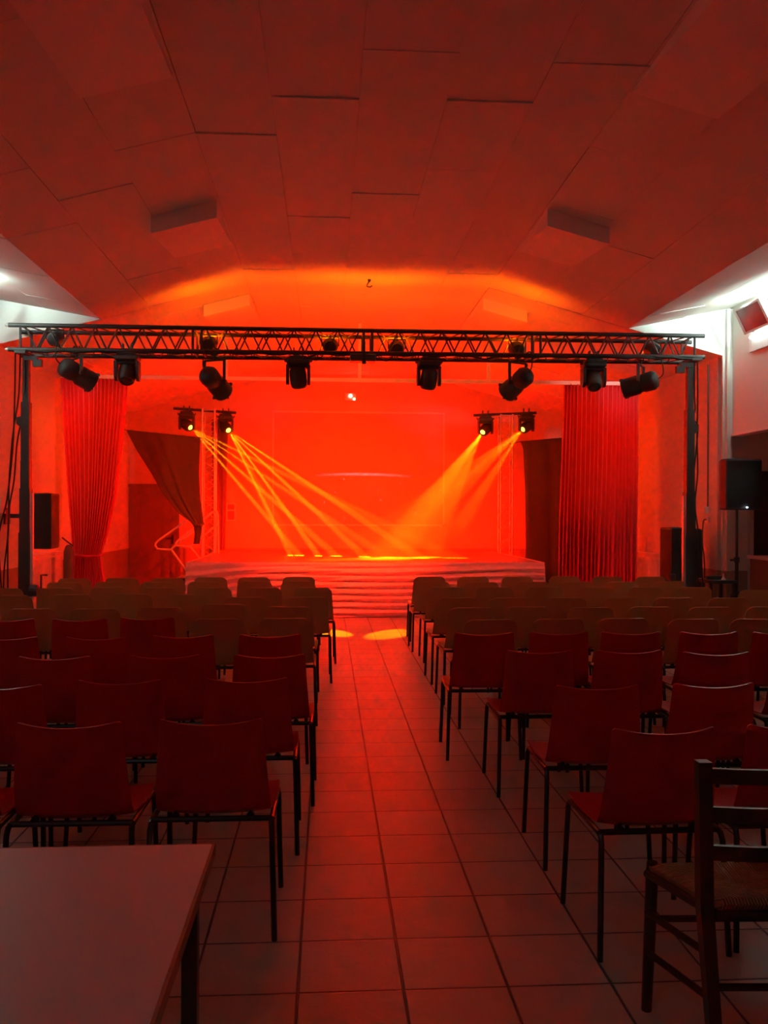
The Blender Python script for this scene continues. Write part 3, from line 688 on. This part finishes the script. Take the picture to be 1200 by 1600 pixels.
def stand(c, h, label, spread=.38, rot=0.3):
    c = Vector(c); t = thing('speaker_stand', label, 'stand', c); o = c.copy()
    MB().tube([c + Vector((0, 0, .12)), c + Vector((0, 0, h * .62))], .022, 10).build('tube', M_BLACK, t, o, smooth=True)
    MB().tube([c + Vector((0, 0, h * .55)), c + Vector((0, 0, h))], .017, 10).build('pole', M_BLACK, t, o, smooth=True)
    MB().lathe(c + Vector((0, 0, h * .60)), (0, 0, 1), [(0, .03), (.06, .034), (.07, .024)], 10).tube([c + Vector((0, 0, h * .62)), c + Vector((-.09, -.03, h * .62))], .014, 8).build('collar', M_BLACK, t, o)
    for k in range(3):
        an = rot + k * 2 * PI / 3; e = Vector((math.cos(an) * spread, math.sin(an) * spread, .015))
        MB().tube([c + Vector((0, 0, h * .42)), c + e], .012, 8).build('leg', M_BLACK, t, o)
        MB().tube([c + Vector((0, 0, .16)), c + e * .6 + Vector((0, 0, .22 * .8))], .008, 6).build('brace', M_BLACK, t, o)
    return t
# right speaker on its stand
YS = 10.2
a, b = aty(1129, 717, YS), aty(1186, 797, YS); zbm = b.z; cx = (a.x + b.x) / 2
speaker('s', 'black loudspeaker raised on tripod at the right end of the seats', (cx, YS + .1, zbm), (b.x - a.x, .32, a.z - b.z), 0.06, led=True)
stand((cx + .0, YS + .1, 0), zbm, 'black tripod stand under the right loudspeaker', .30, 0.5)
# left speaker behind the left tower, turned to the stage
YS = 11.1
a, b = aty(51, 771, YS), aty(86, 857, YS); cx = (a.x + b.x) / 2
speaker('s', 'black loudspeaker behind the left lifting tower, facing the stage', (cx, YS, b.z), (.38, b.x - a.x, a.z - b.z), PI / 2 + .05)
wb = MB().box(((cx + XL) / 2 - .02, YS, b.z + .4), (cx - XL - .15, .05, .05)).box((XL + .012, YS, b.z + .4), (.024, .16, .2)).build('wall_bracket', M_BLACK, off=(XL, YS, b.z + .4)); tag(wb, 'black wall bracket carrying the left loudspeaker', 'bracket')
a, b = aty(1042, 824, YS), aty(1064, 908, YS); cx = (a.x + b.x) / 2
speaker('s', 'black loudspeaker low beside the right lifting tower, facing left', (cx + .02, YS, b.z), (.38, .26, a.z - b.z), -PI / 2)
cs = MB().bbox((cx + .06, YS, b.z / 2), (.42, .46, b.z), .015).build('equipment_case', M_BLKPLAST, off=(cx + .06, YS, 0)); tag(cs, 'black case under the right-hand low loudspeaker', 'case')
a, b = aty(1064, 826, 11.0), aty(1091, 905, 11.0)
bg = MB().bbox(((a.x + b.x) / 2 + .04, 11.1, a.z / 2), (b.x - a.x + .02, .26, a.z), .02).build('equipment_case', M_BLKPLAST, off=((a.x + b.x) / 2, 11.1, 0)); tag(bg, 'tall black case standing behind the right lifting tower', 'case')
# black side table with leads, right
a = aty(1088, 904, 10.55); b = aty(1131, 904, 10.55)
t = thing('side_table', 'low black table with leads by the right wall', 'table', ((a.x + b.x) / 2 + .03, 10.45, 0)); o = t.location.copy(); zt_ = a.z; mx = o.x
MB().bbox((mx, 10.45, zt_ - .02), (.34, .4, .04), .006).build('top', M_BLACK, t, o)
for sx in (-1, 1):
    for sy in (-1, 1): MB().box((mx + sx * .14, 10.45 + sy * .17, (zt_ - .04) / 2), (.03, .03, zt_ - .04)).build('leg', M_BLACK, t, o)
ps = MB().bbox((mx - .03, 10.42, zt_ + .02), (.22, .06, .04), .006).build('power_strip', M_BLKPLAST, off=(mx, 10.42, zt_)); tag(ps, 'black power strip lying on the low black table', 'power strip')
cn = MB().lathe((mx + .05, 10.36, zt_), (0, 0, 1), [(0, .03), (.03, .012), (.075, .006)], 10).build('plug', M_WHITE, off=(mx, 10.36, zt_)); tag(cn, 'small white plug standing on the low black table', 'plug')
# socket, box and conduit on the right wall
def wallpt(px, py): return atx(px, py, XR)
p = wallpt(1106, 797); tp = wallpt(1108, 553)
t = thing('junction_box', 'white junction box and thin conduit on the right wall', 'junction box', p); o = p.copy()
MB().bbox(p + Vector((-.03, 0, 0)), (.06, .10, .085), .008).build('box', M_WHITE, t, o)
MB().tube([p + Vector((-.015, -.03, .04)), Vector((XR - .015, p.y - .03, 3.48))], .010, 6).build('conduit', M_BOX, t, o)
p = wallpt(1107, 812)
t = thing('wall_socket', 'white wall socket below the junction box on the right wall', 'socket', p); o = p.copy()
MB().bbox(p + Vector((-.012, 0, 0)), (.024, .085, .085), .006).build('plate', M_WHITE, t, o)
cb = MB().tube(smoothpath([p + Vector((-.03, 0, 0)), p + Vector((-.07, 0, -.03)), p + Vector((-.08, .0, -.3)), p + Vector((-.06, -.02, -.6)), Vector((p.x - .10, p.y - .12, .012)), Vector((mx + .1, 10.75, .012))]), .008, 6).build('power_cable', M_CABLE, off=p); tag(cb, 'black cable plugged into the socket on the right wall', 'cable')
# radiators
def radiator(X, y0, y1, z0, z1, s, label):
    t = thing('radiator', label, 'radiator', (X - s * .06, (y0 + y1) / 2, z0), 'white wall radiators'); o = t.location.copy(); xf = X - s * .09
    mb = MB(); n = int((y1 - y0) / .035)
    mb.box((X - s * .07, (y0 + y1) / 2, (z0 + z1) / 2), (.03, y1 - y0, z1 - z0))
    for i in range(n): mb.box((X - s * .088, y0 + (i + .5) * (y1 - y0) / n, (z0 + z1) / 2), (.012, .018, (z1 - z0) * .86))
    mb.build('panel', M_WHITE, t, o)
    MB().box((X - s * .06, (y0 + y1) / 2, z1 + .008), (.1, y1 - y0 + .01, .016)).build('top_grille', M_WHITE, t, o)
    mb = MB()
    for y in (y0 + .15, y1 - .15): mb.box((X - s * .03, y, (z0 + z1) / 2), (.06, .04, .1))
    mb.build('brackets', M_WHITE, t, o)
    MB().tube([(X - s * .05, y1 - .02, z0 + .05), (X - s * .05, y1 + .06, z0 + .05), (X - s * .05, y1 + .06, 0)], .01, 6).build('pipe', M_WHITE, t, o)
radiator(XR - .028, 12.55, 13.85, .2, .93, 1, 'white ribbed radiator on right wall beside the right curtain')
radiator(XL, 11.85, 13.2 - .1, .2, .95, -1, 'white radiator on left wall below the left loudspeaker')
p = wallpt(1011, 845)
MBp = MB().tube([(XR - .02, p.y, p.z + .05), (XR - .02, p.y, .95)], .012, 6).build('pipe', M_WHITE, off=(XR - .02, p.y, .95)); tag(MBp, 'short pale pipe rising above the right radiator', 'pipe')
# small plate on the left wall
p = atx(8, 790, XL); p.y = 10.9
pl = MB().bbox((XL + .012, 10.95, p.z), (.024, .16, .20), .005).build('wall_plate', M_WHITE, off=(XL, 10.95, p.z)); tag(pl, 'small pale plate on left wall behind the hanging cables', 'wall plate')
# dark rounded kit half behind the tied curtain
p = aty(107, 868, 12.6)
t = thing('equipment_bag', 'dark rounded bag with a thin rod beside the tied left curtain', 'bag', (p.x, 12.6, 0)); o = t.location.copy()
MB().lathe((p.x, 12.6, 0), (0, 0, 1), [(0, .06), (.03, .07), (.4, .065), (.8, .07), (.98, .065), (1.05, .04), (1.07, .02)], 14).build('bag', M_BLKCLOTH, t, o, smooth=True)
a, b = aty(97, 840, 12.6), aty(114, 853, 12.6)
MB().tube([a, b, (p.x, 12.6, 1.0)], .012, 6).build('rod', M_BLACK, t, o)

# cables hanging from the truss ends
def cable(name, pts, label, r=.009, group='cables hanging at the truss ends'):
    o = MB().tube(smoothpath(pts), r, 6).build(name, M_CABLE, off=pts[-1]); tag(o, label, 'cable', group); return o
Y = 10.45
cable('hanging_cable', [aty(24, 548, TY0), aty(23, 620, Y), aty(20, 700, Y), aty(11, 780, Y), aty(-2, 850, Y), Vector((aty(-6, 900, Y).x + .12, Y, .01))], 'black cable outermost left, hanging from the left truss end')
cable('hanging_cable', [aty(32, 548, TY0), aty(29, 620, Y), aty(20, 680, Y), aty(14, 760, Y), aty(13, 830, Y), aty(6, 900, Y), Vector((aty(5, 1000, Y).x, Y, .01))], 'black cable in the middle of the three at the left truss end')
cable('hanging_cable', [aty(40, 552, TY0 + .1), aty(38, 630, Y), aty(27, 690, Y), aty(22, 750, Y), aty(14, 800, Y), aty(12, 880, Y), Vector((aty(14, 1000, Y).x, Y, .01))], 'black cable hanging nearest the left lifting tower mast')
cable('hanging_cable', [aty(1085, 566, TY0 + .1), aty(1085, 620, Y), aty(1086, 640, Y), aty(1082, 655, Y), aty(1090, 665, Y), aty(1088, 700, Y), aty(1083, 760, Y), aty(1086, 830, Y), Vector((aty(1096, 950, 10.2).x, 10.2, .01))], 'black looped cable hanging beside the right lifting tower mast')
cable('hanging_cable', [aty(1090, 560, TY0 + .1), aty(1090, 630, Y), aty(1089, 680, Y), aty(1090, 740, Y), aty(1086, 790, Y), aty(1093, 850, Y - .1), Vector((aty(1106, 950, 10.1).x, 10.1, .01))], 'straight black cable hanging outermost at the right truss end')
pts = []
for i in range(60):
    x = TX0 + .15 + (TX1 - TX0 - .3) * i / 59; pts.append(Vector((x, TY0 - .035, zb(x) - .012 - .02 * abs(math.sin(i * 1.1)) - (.05 if i in (24, 40) else 0))))
cable('truss_cable', pts, 'thick black cable run tied along the lower truss chord', .014, None)
for px, l in ((75, 'left end'), (250, 'over the second can'), (492, 'left of the middle box'), (602, 'right of the middle box'), (735, 'right of the third moving head')):
    a = aty(px - 12, 549 + (px / 60) * .8, TY0 - .04); a.z = zb(a.x) - .02; b = a + Vector((.19, 0, 0)); b.z = zb(b.x) - .02
    cable('cable_loop', [a, a.lerp(b, .2) + Vector((0, 0, -.05)), a.lerp(b, .55) + Vector((0, 0, -.075)), a.lerp(b, .85) + Vector((0, 0, -.04)), b], f'thin black cable loop drooping from the truss, {l}', .006, 'cable loops under the truss')

# small dark hook on the ceiling
p = atz(577, 437, ZC)
hk = MB().lathe(p, (0, 0, -1), [(0, .02), (.015, .018), (.03, .008)], 8).tube([p + Vector((0, 0, -.02)), p + Vector((-.02, 0, -.05)), p + Vector((-.03, 0, -.08)), p + Vector((.01, 0, -.09)), p + Vector((.035, 0, -.07))], .008, 6).build('ceiling_hook', M_BLACK, off=p); tag(hk, 'small dark hook on the ceiling above the truss middle', 'hook')

# wall lamps: a tube behind a tilted smoked panel, lighting the ceiling
def wall_lamp(X, s, yc, zc, label, watts, aim=None, spread=180, tube=None):
    t = thing('wall_lamp', label, 'wall lamp', (X, yc, zc), 'wall lamps below the hall ceiling'); o = t.location.copy()
    L = 0.58
    MB().box((X - s * .02, yc, zc - .02), (.04, L + .14, .60)).build('back_board', M_WHITE, t, o)
    MB().tube([(X - s * .07, yc - L * .46, zc + .12), (X - s * .07, yc + L * .46, zc + .12)], .018, 10).build('upper_tube', tube or M_TUBE, t, o)
    MB().tube([(X - s * .07, yc - L * .46, zc - .16), (X - s * .07, yc + L * .46, zc - .16)], .018, 10).build('lower_tube', M_TUBE_LOW, t, o)
    top = Vector((X - s * .24, yc, zc + .16)); bot = Vector((X - s * .11, yc, zc - .10))
    ax = (top - bot).normalized(); n = Vector((-s * ax.z, 0, s * ax.x)).normalized()
    def slab(y0, y1, k0, k1, th, nm, m, off=0.0):
        P = [bot.lerp(top, k0), bot.lerp(top, k1)]
        q = [Vector((P[0].x, y0, P[0].z)), Vector((P[0].x, y1, P[0].z)), Vector((P[1].x, y1, P[1].z)), Vector((P[1].x, y0, P[1].z))]
        q = [v + n * off for v in q]
        return MB().hexa(q + [v + n * th for v in q]).build(nm, m, t, o)
    slab(yc - L / 2, yc + L / 2, 0, 1, .012, 'shade', M_GLOSSRED)
    for y0, y1, k0, k1 in ((yc - L / 2 - .02, yc - L / 2 + .03, -.05, 1.05), (yc + L / 2 - .03, yc + L / 2 + .02, -.05, 1.05), (yc - L / 2, yc + L / 2, -.05, .04), (yc - L / 2, yc + L / 2, .96, 1.05)):
        slab(y0, y1, k0, k1, .022, 'shade_rim', M_WHITE, -.004)
    mb = MB()
    for y in (yc - L / 2 + .05, yc + L / 2 - .05):
        mb.tube([(X - s * .04, y, zc + .17), (top.x, y, top.z)], .008, 6); mb.tube([(X - s * .04, y, zc - .09), (bot.x, y, bot.z)], .008, 6)
    mb.build('brackets', M_STEEL, t, o)
    area('tube_light', (X - s * .10, yc, zc + .19), aim or (X - s * .35, yc, zc + 1.2), watts, COOL, .1, L, spread)
wall_lamp(XH, 1, 9.84, 3.78, 'wall lamp with tilted dark red shade high on right wall', P_TUBE)
wall_lamp(XL, -1, 9.3, 3.74, 'wall lamp left of the view, nearer the truss', P_TUBE * 1.6)
wall_lamp(XL, -1, 7.3, 3.70, 'wall lamp left of the view, nearer the camera', 5.5, (XL + .35, YT, 4.3), 34, M_TUBE_LOW)
wall_lamp(XH, 1, 7.3, 3.70, 'wall lamp right of the view on the hall wall', 13, (XR - .35, YT, 4.3), 34, M_TUBE_LOW)
# weak hall light behind the camera
area('hall_light', (-2.2, -1.2, 3.9), (-1.6, 0.8, 0.0), P_HALL, (0.9, 0.95, 1.0), 1.2, 0.3)

# bar counter seen at the right edge
p = aty(1190, 870, 10.3)
t = thing('counter', 'low counter with pale top at the right edge below speaker', 'counter', (p.x + .45, 10.3, 0)); o = t.location.copy()
MB().box((p.x + .45, 10.4, p.z / 2 - .02), (.84, .5, p.z - .04)).build('body', M_DOOR, t, o)
MB().bbox((p.x + .45, 10.4, p.z - .02), (.9, .56, .04), .006).build('worktop', M_TABLE, t, o)

# ================================================================== STAGE STEPS AND HANDRAILS
t = thing('stage_steps', 'small flight of steps up to the left side of the stage', 'steps', (SX0 - .5, 15.7, 0)); o = t.location.copy()
for i in range(3):
    z = .2 * (i + 1); x1 = SX0 - .05; x0 = x1 - .27 * (3 - i)
    MB().box(((x0 + x0 + .27) / 2, 15.72, z - .015), (.27, .6, .03)).build('tread', M_STAGE, t, o)
for y in (15.40, 16.02): MB().prism([(SX0 - .86, y, 0), (SX0 - .05, y, 0), (SX0 - .05, y, .60), (SX0 - .32, y, .585), (SX0 - .32, y, .4), (SX0 - .59, y, .385), (SX0 - .59, y, .2), (SX0 - .86, y, .185)], (0, .02, 0)).build('stringer', M_STEEL, t, o)
def cr8(x, y): return (190 + x / 5.714, 740 + y / 5.714)
def rail(Y, polys, label):
    P = [[aty(*cr8(*q), Y) for q in pl] for pl in polys]
    low = min((p for pl in P for p in pl), key=lambda v: v.z)
    t = thing('handrail', label, 'handrail', (low.x, Y, low.z), 'white handrails of the stage steps'); o = t.location.copy()
    for i, pl in enumerate(P): MB().tube(pl, .018, 8).build('rail' if i == 0 else ('post' if i == 1 else 'bar'), M_WHITE, t, o, smooth=True)
rail(15.35, [[(690, 335), (580, 415), (460, 505), (330, 595), (303, 620), (300, 645), (318, 670), (345, 676), (440, 678), (470, 650), (650, 510), (720, 455), (720, 330), (690, 335)],
            [(445, 680), (575, 860), (640, 950)], [(720, 455), (722, 770)]], 'white tubular handrail on the near side of the stage steps')
rail(16.05, [[(865, 712), (860, 370), (850, 342), (830, 335), (800, 350), (650, 480), (500, 600), (482, 625), (495, 645), (610, 652), (650, 620), (710, 570), (860, 450)],
            [(610, 650), (700, 760), (790, 870)]], 'white tubular handrail on the far side of the stage steps')

# ================================================================== SHELL CHAIRS
def shell_chair(name, m, radius, wtop, wbot, dip):
    root = thing(name, 'chair', 'chair', (0, 0, 0))
    zt_ = 0.775
    prof = []                                              # (y, z, half width)
    back = [(-.235, .775), (-.228, .73), (-.216, .66), (-.203, .59), (-.190, .53), (-.176, .485), (-.160, .455)]
    def wz(z): return wtop + (wbot - wtop) * min(1, (zt_ - z) / .33)
    def ylerp(z):
        for i in range(len(back) - 1):
            if z <= back[i][1] and z >= back[i + 1][1]:
                k = (back[i][1] - z) / (back[i][1] - back[i + 1][1]); return back[i][0] + (back[i + 1][0] - back[i][0]) * k
        return back[-1][0]
    zs = [zt_ - radius * (1 - math.cos(PI / 2 * i / 7)) for i in range(8)] + [z for _, z in back if z < zt_ - radius - .01]
    rows = []
    for z in zs:
        w0 = wz(z); k = zt_ - z
        wv = w0 - radius + math.sqrt(max(0, radius ** 2 - max(0, radius - k) ** 2)) if k < radius else w0
        r = []
        for j in range(17):
            u = -1 + j / 8; x = u * wv; a = abs(x / w0)
            r.append((x, ylerp(z) + .042 * a ** 2.4, z + dip * a * a * max(0, 1 - k / .12)))
        rows.append(r)
    MB().sheet(rows, .008).build('backrest', m, root, smooth=True)
    seat = [(-.160, .455, wbot), (-.14, .437, wbot), (-.10, .430, wbot + .008), (0, .427, wbot + .018), (.10, .430, wbot + .018), (.18, .438, wbot + .014), (.215, .436, wbot + .006), (.232, .424, wbot - .008)]
    rows = []
    for i, (y, z, w_) in enumerate(seat):
        k = max(0, 1 - i / 3)
        rows.append([(u * w_, y + .042 * abs(u) ** 2.4 * k, z + .018 * abs(u) ** 3 * (1 - k) * (1 if i < 6 else .4)) for u in [-1 + j / 8 for j in range(17)]])
    MB().sheet(rows, .006).build('seat', m, root, smooth=True)
    fr = MB(); X = .214
    for s in (-1, 1): fr.tube([(s * X, -.165, .417), (s * X, .17, .420)], .0105, 8)
    fr.tube([(-X, -.158, .418), (X, -.158, .418)], .011, 8); fr.tube([(-X, .12, .416), (X, .12, .416)], .010, 8)
    for s in (-1, 1): fr.prism([(s * .15, -.15, .425), (s * .12, -.15, .425), (s * .135, -.15, .445)], (0, .02, 0))
    fr.build('seat_frame', M_STEEL, root)
    for s in (-1, 1):
        MB().tube([(s * X, -.150, .417), (s * X, -.178, .412), (s * (X + .002), -.190, .39), (s * (X + .014), -.215, 0)], .0105, 8).build('leg', M_STEEL, root, smooth=True)
        MB().tube([(s * X, .155, .420), (s * X, .183, .415), (s * (X + .002), .195, .393), (s * (X + .010), .235, 0)], .0105, 8).build('leg', M_STEEL, root, smooth=True)
    return root
RC = shell_chair('shell_chair', M_REDSHELL, .014, .180, .205, .016)
BC = shell_chair('shell_chair', M_BRNSHELL, .062, .184, .208, .0)
ORD = ['first', 'second', 'third', 'fourth', 'fifth', 'sixth', 'seventh', 'eighth', 'ninth', 'tenth']
R_, B_ = 'r', 'b'
left = [
 [(444, 490, 901), (372, 421, 902), (305, 352, 902), (235, 286, 903), (164, 215, 903), (90, 141, 904)],
 [(441, 492, 908), (372, 422, 908), (294, 346, 909), (220, 272, 909.5), (146, 201, 909), (71, 127, 910)],
 [(461, 516, 918), (382, 439, 918), (303, 359, 918), (219, 279, 918), (140, 199, 918), (56, 115, 919), (-26, 33, 919)],
 [(445, 510, 933), (350, 414, 933), (260, 321, 929), (171, 235, 928), (76, 142, 929), (-18, 49, 930)],
 [(414, 489, 948), (312, 386, 944), (210, 289, 949), (107, 185, 951), (9, 85, 951)],
 [(401, 487, 966), (295, 378, 967), (186, 272, 966, R_), (79, 164, 968, R_), (-30, 48, 968, R_)],
 [(369, 471, 993, R_), (230, 335, 994, R_), (95, 204, 997, R_), (-42, 57, 997, R_)],
 [(361, 482, 1025, R_), (192, 315, 1026, R_), (17, 147, 1028, R_)],
 [(318, 450, 1063, R_), (117, 252, 1066, R_), (-75, 60, 1074, R_)],
 [(245, 412, 1129, R_), (18, 190, 1134, R_), (-200, -26, 1137, R_)]]
right = [
 [(649, 694, 901), (717, 762, 901), (786, 832, 901), (859, 906, 900.5), (926, 972, 901), (994, 1041, 901)],
 [(652, 702, 909), (729, 779, 909.5), (809, 857, 909), (879, 927, 909), (949, 997, 909), (1022, 1072, 908)],
 [(671, 724, 917.5), (747, 802, 917.5), (824, 878, 917.5), (904, 959, 918), (984, 1040, 917.5), (1059, 1115, 917.5), (1157, 1213, 922)],
 [(684, 744, 934), (769, 831, 934), (855, 915, 934), (945, 1004, 934), (1025, 1086, 934), (1111, 1172, 934), (1194, 1255, 936)],
 [(704, 771, 949.5), (792, 861, 948), (890, 960, 949), (986, 1054, 948), (1079, 1147, 948.5), (1170, 1240, 948)],
 [(728, 807, 968), (834, 912, 967), (937, 1016, 966), (1047, 1125, 967), (1146, 1225, 967)],
 [(715, 804, 990, R_), (831, 920, 989, R_), (946, 1034, 989, R_), (1068, 1156, 989, R_), (1180, 1270, 989, R_)],
 [(794, 898, 1018, R_), (935, 1039, 1018, R_), (1074, 1176, 1021, R_), (1212, 1316, 1021, R_)],
 [(876, 1000, 1074, R_), (1055, 1182, 1071, R_)],
 [(960, 1122, 1143, R_), (1175, 1337, 1137, R_)]]
used = {R_: False, B_: False}
rc = random.Random(3)
for side, blk in (('left', left), ('right', right)):
    for ri, row in enumerate(blk):
        for ci, e in enumerate(row):
            k = e[3] if len(e) > 3 else B_
            src = RC if k == R_ else BC
            c = copy_tree(src) if used[k] else src; used[k] = True
            p = atz((e[0] + e[1]) / 2, e[2], .775)
            if k == R_: p = atz((e[0] + e[1]) / 2, e[2] + 1.5, .779)
            c.location = (p.x, p.y + .232, 0); c.rotation_euler = (0, 0, rc.uniform(-.03, .03))
            rown = 'front row' if ri == 0 else ('back row' if ri == 9 else ORD[ri] + ' row from the stage')
            colr = 'red' if k == R_ else 'brown'
            shape = 'square-cornered' if k == R_ else 'round-cornered'
            c['label'] = f'{colr} {shape} chair {side} of the aisle, {rown}, {ORD[ci]} from the aisle'
            c['category'] = 'chair'; c['group'] = f'{colr} chairs {side} of the aisle'

# ================================================================== NEAR TABLE AND RUSH CHAIR
TZ = 0.75
cR = atz(337, 1317, TZ); t = thing('table', 'white-topped table in the near left corner', 'table', (cR.x - .6, cR.y - .4, 0)); o = t.location.copy()
x1, y1 = cR.x, cR.y; x0, y0 = x1 - 1.3, y1 - .95
MB().bbox(((x0 + x1) / 2, (y0 + y1) / 2, TZ - .014), (x1 - x0 - .012, y1 - y0 - .012, .028), .002).build('tabletop', M_TABLE, t, o)
e = MB(); e.box((x1 - .004, (y0 + y1) / 2, TZ - .015), (.008, y1 - y0, .028)); e.box((x0 + .004, (y0 + y1) / 2, TZ - .015), (.008, y1 - y0, .028))
e.box(((x0 + x1) / 2, y1 - .004, TZ - .015), (x1 - x0 - .016, .008, .028)); e.box(((x0 + x1) / 2, y0 + .004, TZ - .015), (x1 - x0 - .016, .008, .028)); e.build('edge_band', M_EDGE, t, o)
ap = MB()
for yy in (y0 + .05, y1 - .05): ap.box(((x0 + x1) / 2, yy, TZ - .055), (x1 - x0 - .1, .02, .05))
for xx in (x0 + .05, x1 - .05): ap.box((xx, (y0 + y1) / 2, TZ - .055), (.02, y1 - y0 - .1, .05))
ap.build('apron', M_BLACK, t, o)
for xx in (x0 + .05, x1 - .05):
    for yy in (y0 + .05, y1 - .05): MB().box((xx, yy, (TZ - .03) / 2), (.035, .035, TZ - .03)).build('leg', M_BLACK, t, o)

def rush_mat():
    m = bpy.data.materials.new('woven_rush'); m.use_nodes = True; nt = m.node_tree; N = nt.nodes.new; L = nt.links.new; b = nt.nodes['Principled BSDF']
    tc = N('ShaderNodeTexCoord'); sp = N('ShaderNodeSeparateXYZ'); L(tc.outputs['Object'], sp.inputs[0])
    def M(op, *v):
        n = N('ShaderNodeMath'); n.operation = op
        for i, x in enumerate(v):
            if isinstance(x, (int, float)): n.inputs[i].default_value = x
            else: L(x, n.inputs[i])
        return n.outputs[0]
    ax, ay = M('ABSOLUTE', sp.outputs['X']), M('ABSOLUTE', sp.outputs['Y'])
    sel = M('GREATER_THAN', ax, ay)                          # each quarter's strands run parallel to its own edge's normal
    crd = M('ADD', M('MULTIPLY', sel, sp.outputs['Y']), M('MULTIPLY', M('SUBTRACT', 1.0, sel), sp.outputs['X']))
    nz = N('ShaderNodeTexNoise'); nz.inputs['Scale'].default_value = 30; L(tc.outputs['Object'], nz.inputs['Vector'])
    st = M('SINE', M('ADD', M('MULTIPLY', crd, 720.0), M('MULTIPLY', nz.outputs['Fac'], 3.0)))
    mx = N('ShaderNodeMix'); mx.data_type = 'RGBA'; L(nz.outputs['Fac'], mx.inputs[0]); mx.inputs[6].default_value = (.34, .21, .09, 1); mx.inputs[7].default_value = (.70, .50, .26, 1)
    L(mx.outputs[2], b.inputs['Base Color']); b.inputs['Roughness'].default_value = .7
    bp = N('ShaderNodeBump'); bp.inputs['Strength'].default_value = .8; bp.inputs['Distance'].default_value = .006; L(st, bp.inputs['Height']); L(bp.outputs['Normal'], b.inputs['Normal'])
    return m
fl_ = atz(1010, 1578, 0); fr_x = .40
q = aty(1116, 1600, 2.36); rl_ = Vector((q.x, 2.36, 0)); lean = aty(1098, 1200, 2.31).x - q.x      # rear left post
fy_ = fl_.y; ang = math.atan2(fl_.x - rl_.x, fl_.y - rl_.y)  # lean of the side line
t = thing('rush_chair', 'dark wooden ladder-back chair with rush seat, near right corner', 'chair', (fl_.x + .2, (fl_.y + rl_.y) / 2, 0)); o = t.location.copy()
FL, FR = Vector((fl_.x, fl_.y, 0)), Vector((fl_.x + .42, fl_.y - .02, 0)); RL, RR = rl_, Vector((rl_.x + .35, rl_.y - .02, 0))
def up(v, z, dx=0, dy=0): return Vector((v.x + dx, v.y + dy, z))
SZc = .45
for v in (FL, FR): MB().tube([up(v, 0), up(v, .2, .008), up(v, SZc - .03, .016), up(v, SZc + .005, .017)], [.016, .018, .019, .016], 10).build('front_leg', M_DARKWOOD, t, o, smooth=True)
for v in (RL, RR): 
    mb = MB(); mb.hexa([up(v, 0, -.016, -.035), up(v, 0, .016, -.035), up(v, 0, .016, 0), up(v, 0, -.016, 0), up(v, .45, -.019, -.018), up(v, .45, .019, -.018), up(v, .45, .019, .02), up(v, .45, -.019, .02)])
    k = lean; h_ = lean * .5; mb.v = []; mb.f = []
    mb.hexa([up(v, 0, -.016, -.035), up(v, 0, .016, -.035), up(v, 0, .016, 0), up(v, 0, -.016, 0), up(v, .45, h_ - .019, -.018), up(v, .45, h_ + .019, -.018), up(v, .45, h_ + .019, .02), up(v, .45, h_ - .019, .02)])
    mb.hexa([up(v, .45, h_ - .019, -.018), up(v, .45, h_ + .019, -.018), up(v, .45, h_ + .019, .02), up(v, .45, h_ - .019, .02), up(v, .858, k - .018, -.07), up(v, .858, k + .018, -.07), up(v, .858, k + .018, -.035), up(v, .858, k - .018, -.035)])
    mb.build('rear_post', M_DARKWOOD, t, o)
for z, h in ((.817, .040), (.708, .042), (.599, .040)):
    dy = -.052 * (z - .45) / .395
    mb = MB(); rows = [[up(RL.lerp(RR, j / 8), z + h * (i - .5), lean * z / .858, dy - .02 * math.sin(PI * j / 8)) for j in range(9)] for i in range(2)]; mb.sheet(rows, .014); mb.build('back_rail', M_DARKWOOD, t, o)
rs = MB(); rows = []
for i in range(17):
    v = i / 16; r = []
    for j in range(17):
        u = j / 16; a = RL.lerp(RR, u); b = FL.lerp(FR, u); p = a.lerp(b, v)
        dip = min(abs(u - .5), abs(v - .5)) ; edge = max(abs(u - .5), abs(v - .5)) * 2
        z = SZc + .012 - .022 * (1 - edge) - .004 * math.exp(-((abs(u - .5) - abs(v - .5)) / .04) ** 2) - .03 * max(0, edge - .9) * 10 * .5
        r.append(up(p, z))
    rows.append(r)
ctr = (FL + FR + RL + RR) / 4; ctr = Vector((ctr.x, ctr.y, SZc))
so_ = MB().sheet(rows, .034); sob = so_.build('seat', rush_mat(), t, ctr, smooth=True); sob.location = ctr - o
mb = MB()
for a, b in ((FL, FR), (RL, RR), (FL, RL), (FR, RR)): mb.tube([up(a, SZc - .03), up(b, SZc - .03)], .013, 8)
mb.build('seat_rail', M_DARKWOOD, t, o)
for a, b, z in ((FL, RL, .30), (FL, RL, .18), (FR, RR, .30), (FR, RR, .18), (FL, FR, .28), (RL, RR, .22)):
    MB().tube([up(a, z), up(b, z)], .0105, 8).build('stretcher', M_DARKWOOD, t, o, smooth=True)

# ================================================================== HAZE
def haze_mat():
    m = bpy.data.materials.new('stage_haze'); m.use_nodes = True; nt = m.node_tree
    for n in list(nt.nodes):
        if n.type == 'BSDF_PRINCIPLED': nt.nodes.remove(n)
    v = nt.nodes.new('ShaderNodeVolumeScatter'); v.inputs['Density'].default_value = HAZE; v.inputs['Anisotropy'].default_value = 0.25
    nt.links.new(v.outputs[0], nt.nodes['Material Output'].inputs['Volume'])
    return m
hz = MB().hexa([(XL + .01, 13.2, .01), (XR - .01, 13.2, .01), (XR - .01, YB - .06, .01), (XL + .01, YB - .06, .01),
                (XL + .01, 13.2, 3.45), (XR - .01, 13.2, 3.45), (XR - .01, YB - .06, 3.45), (XL + .01, YB - .06, 3.45)]).build('haze', haze_mat(), off=(XC, 15.5, 0))
tag(hz, 'thin stage haze in which the yellow beams show', 'haze', kind='stuff')
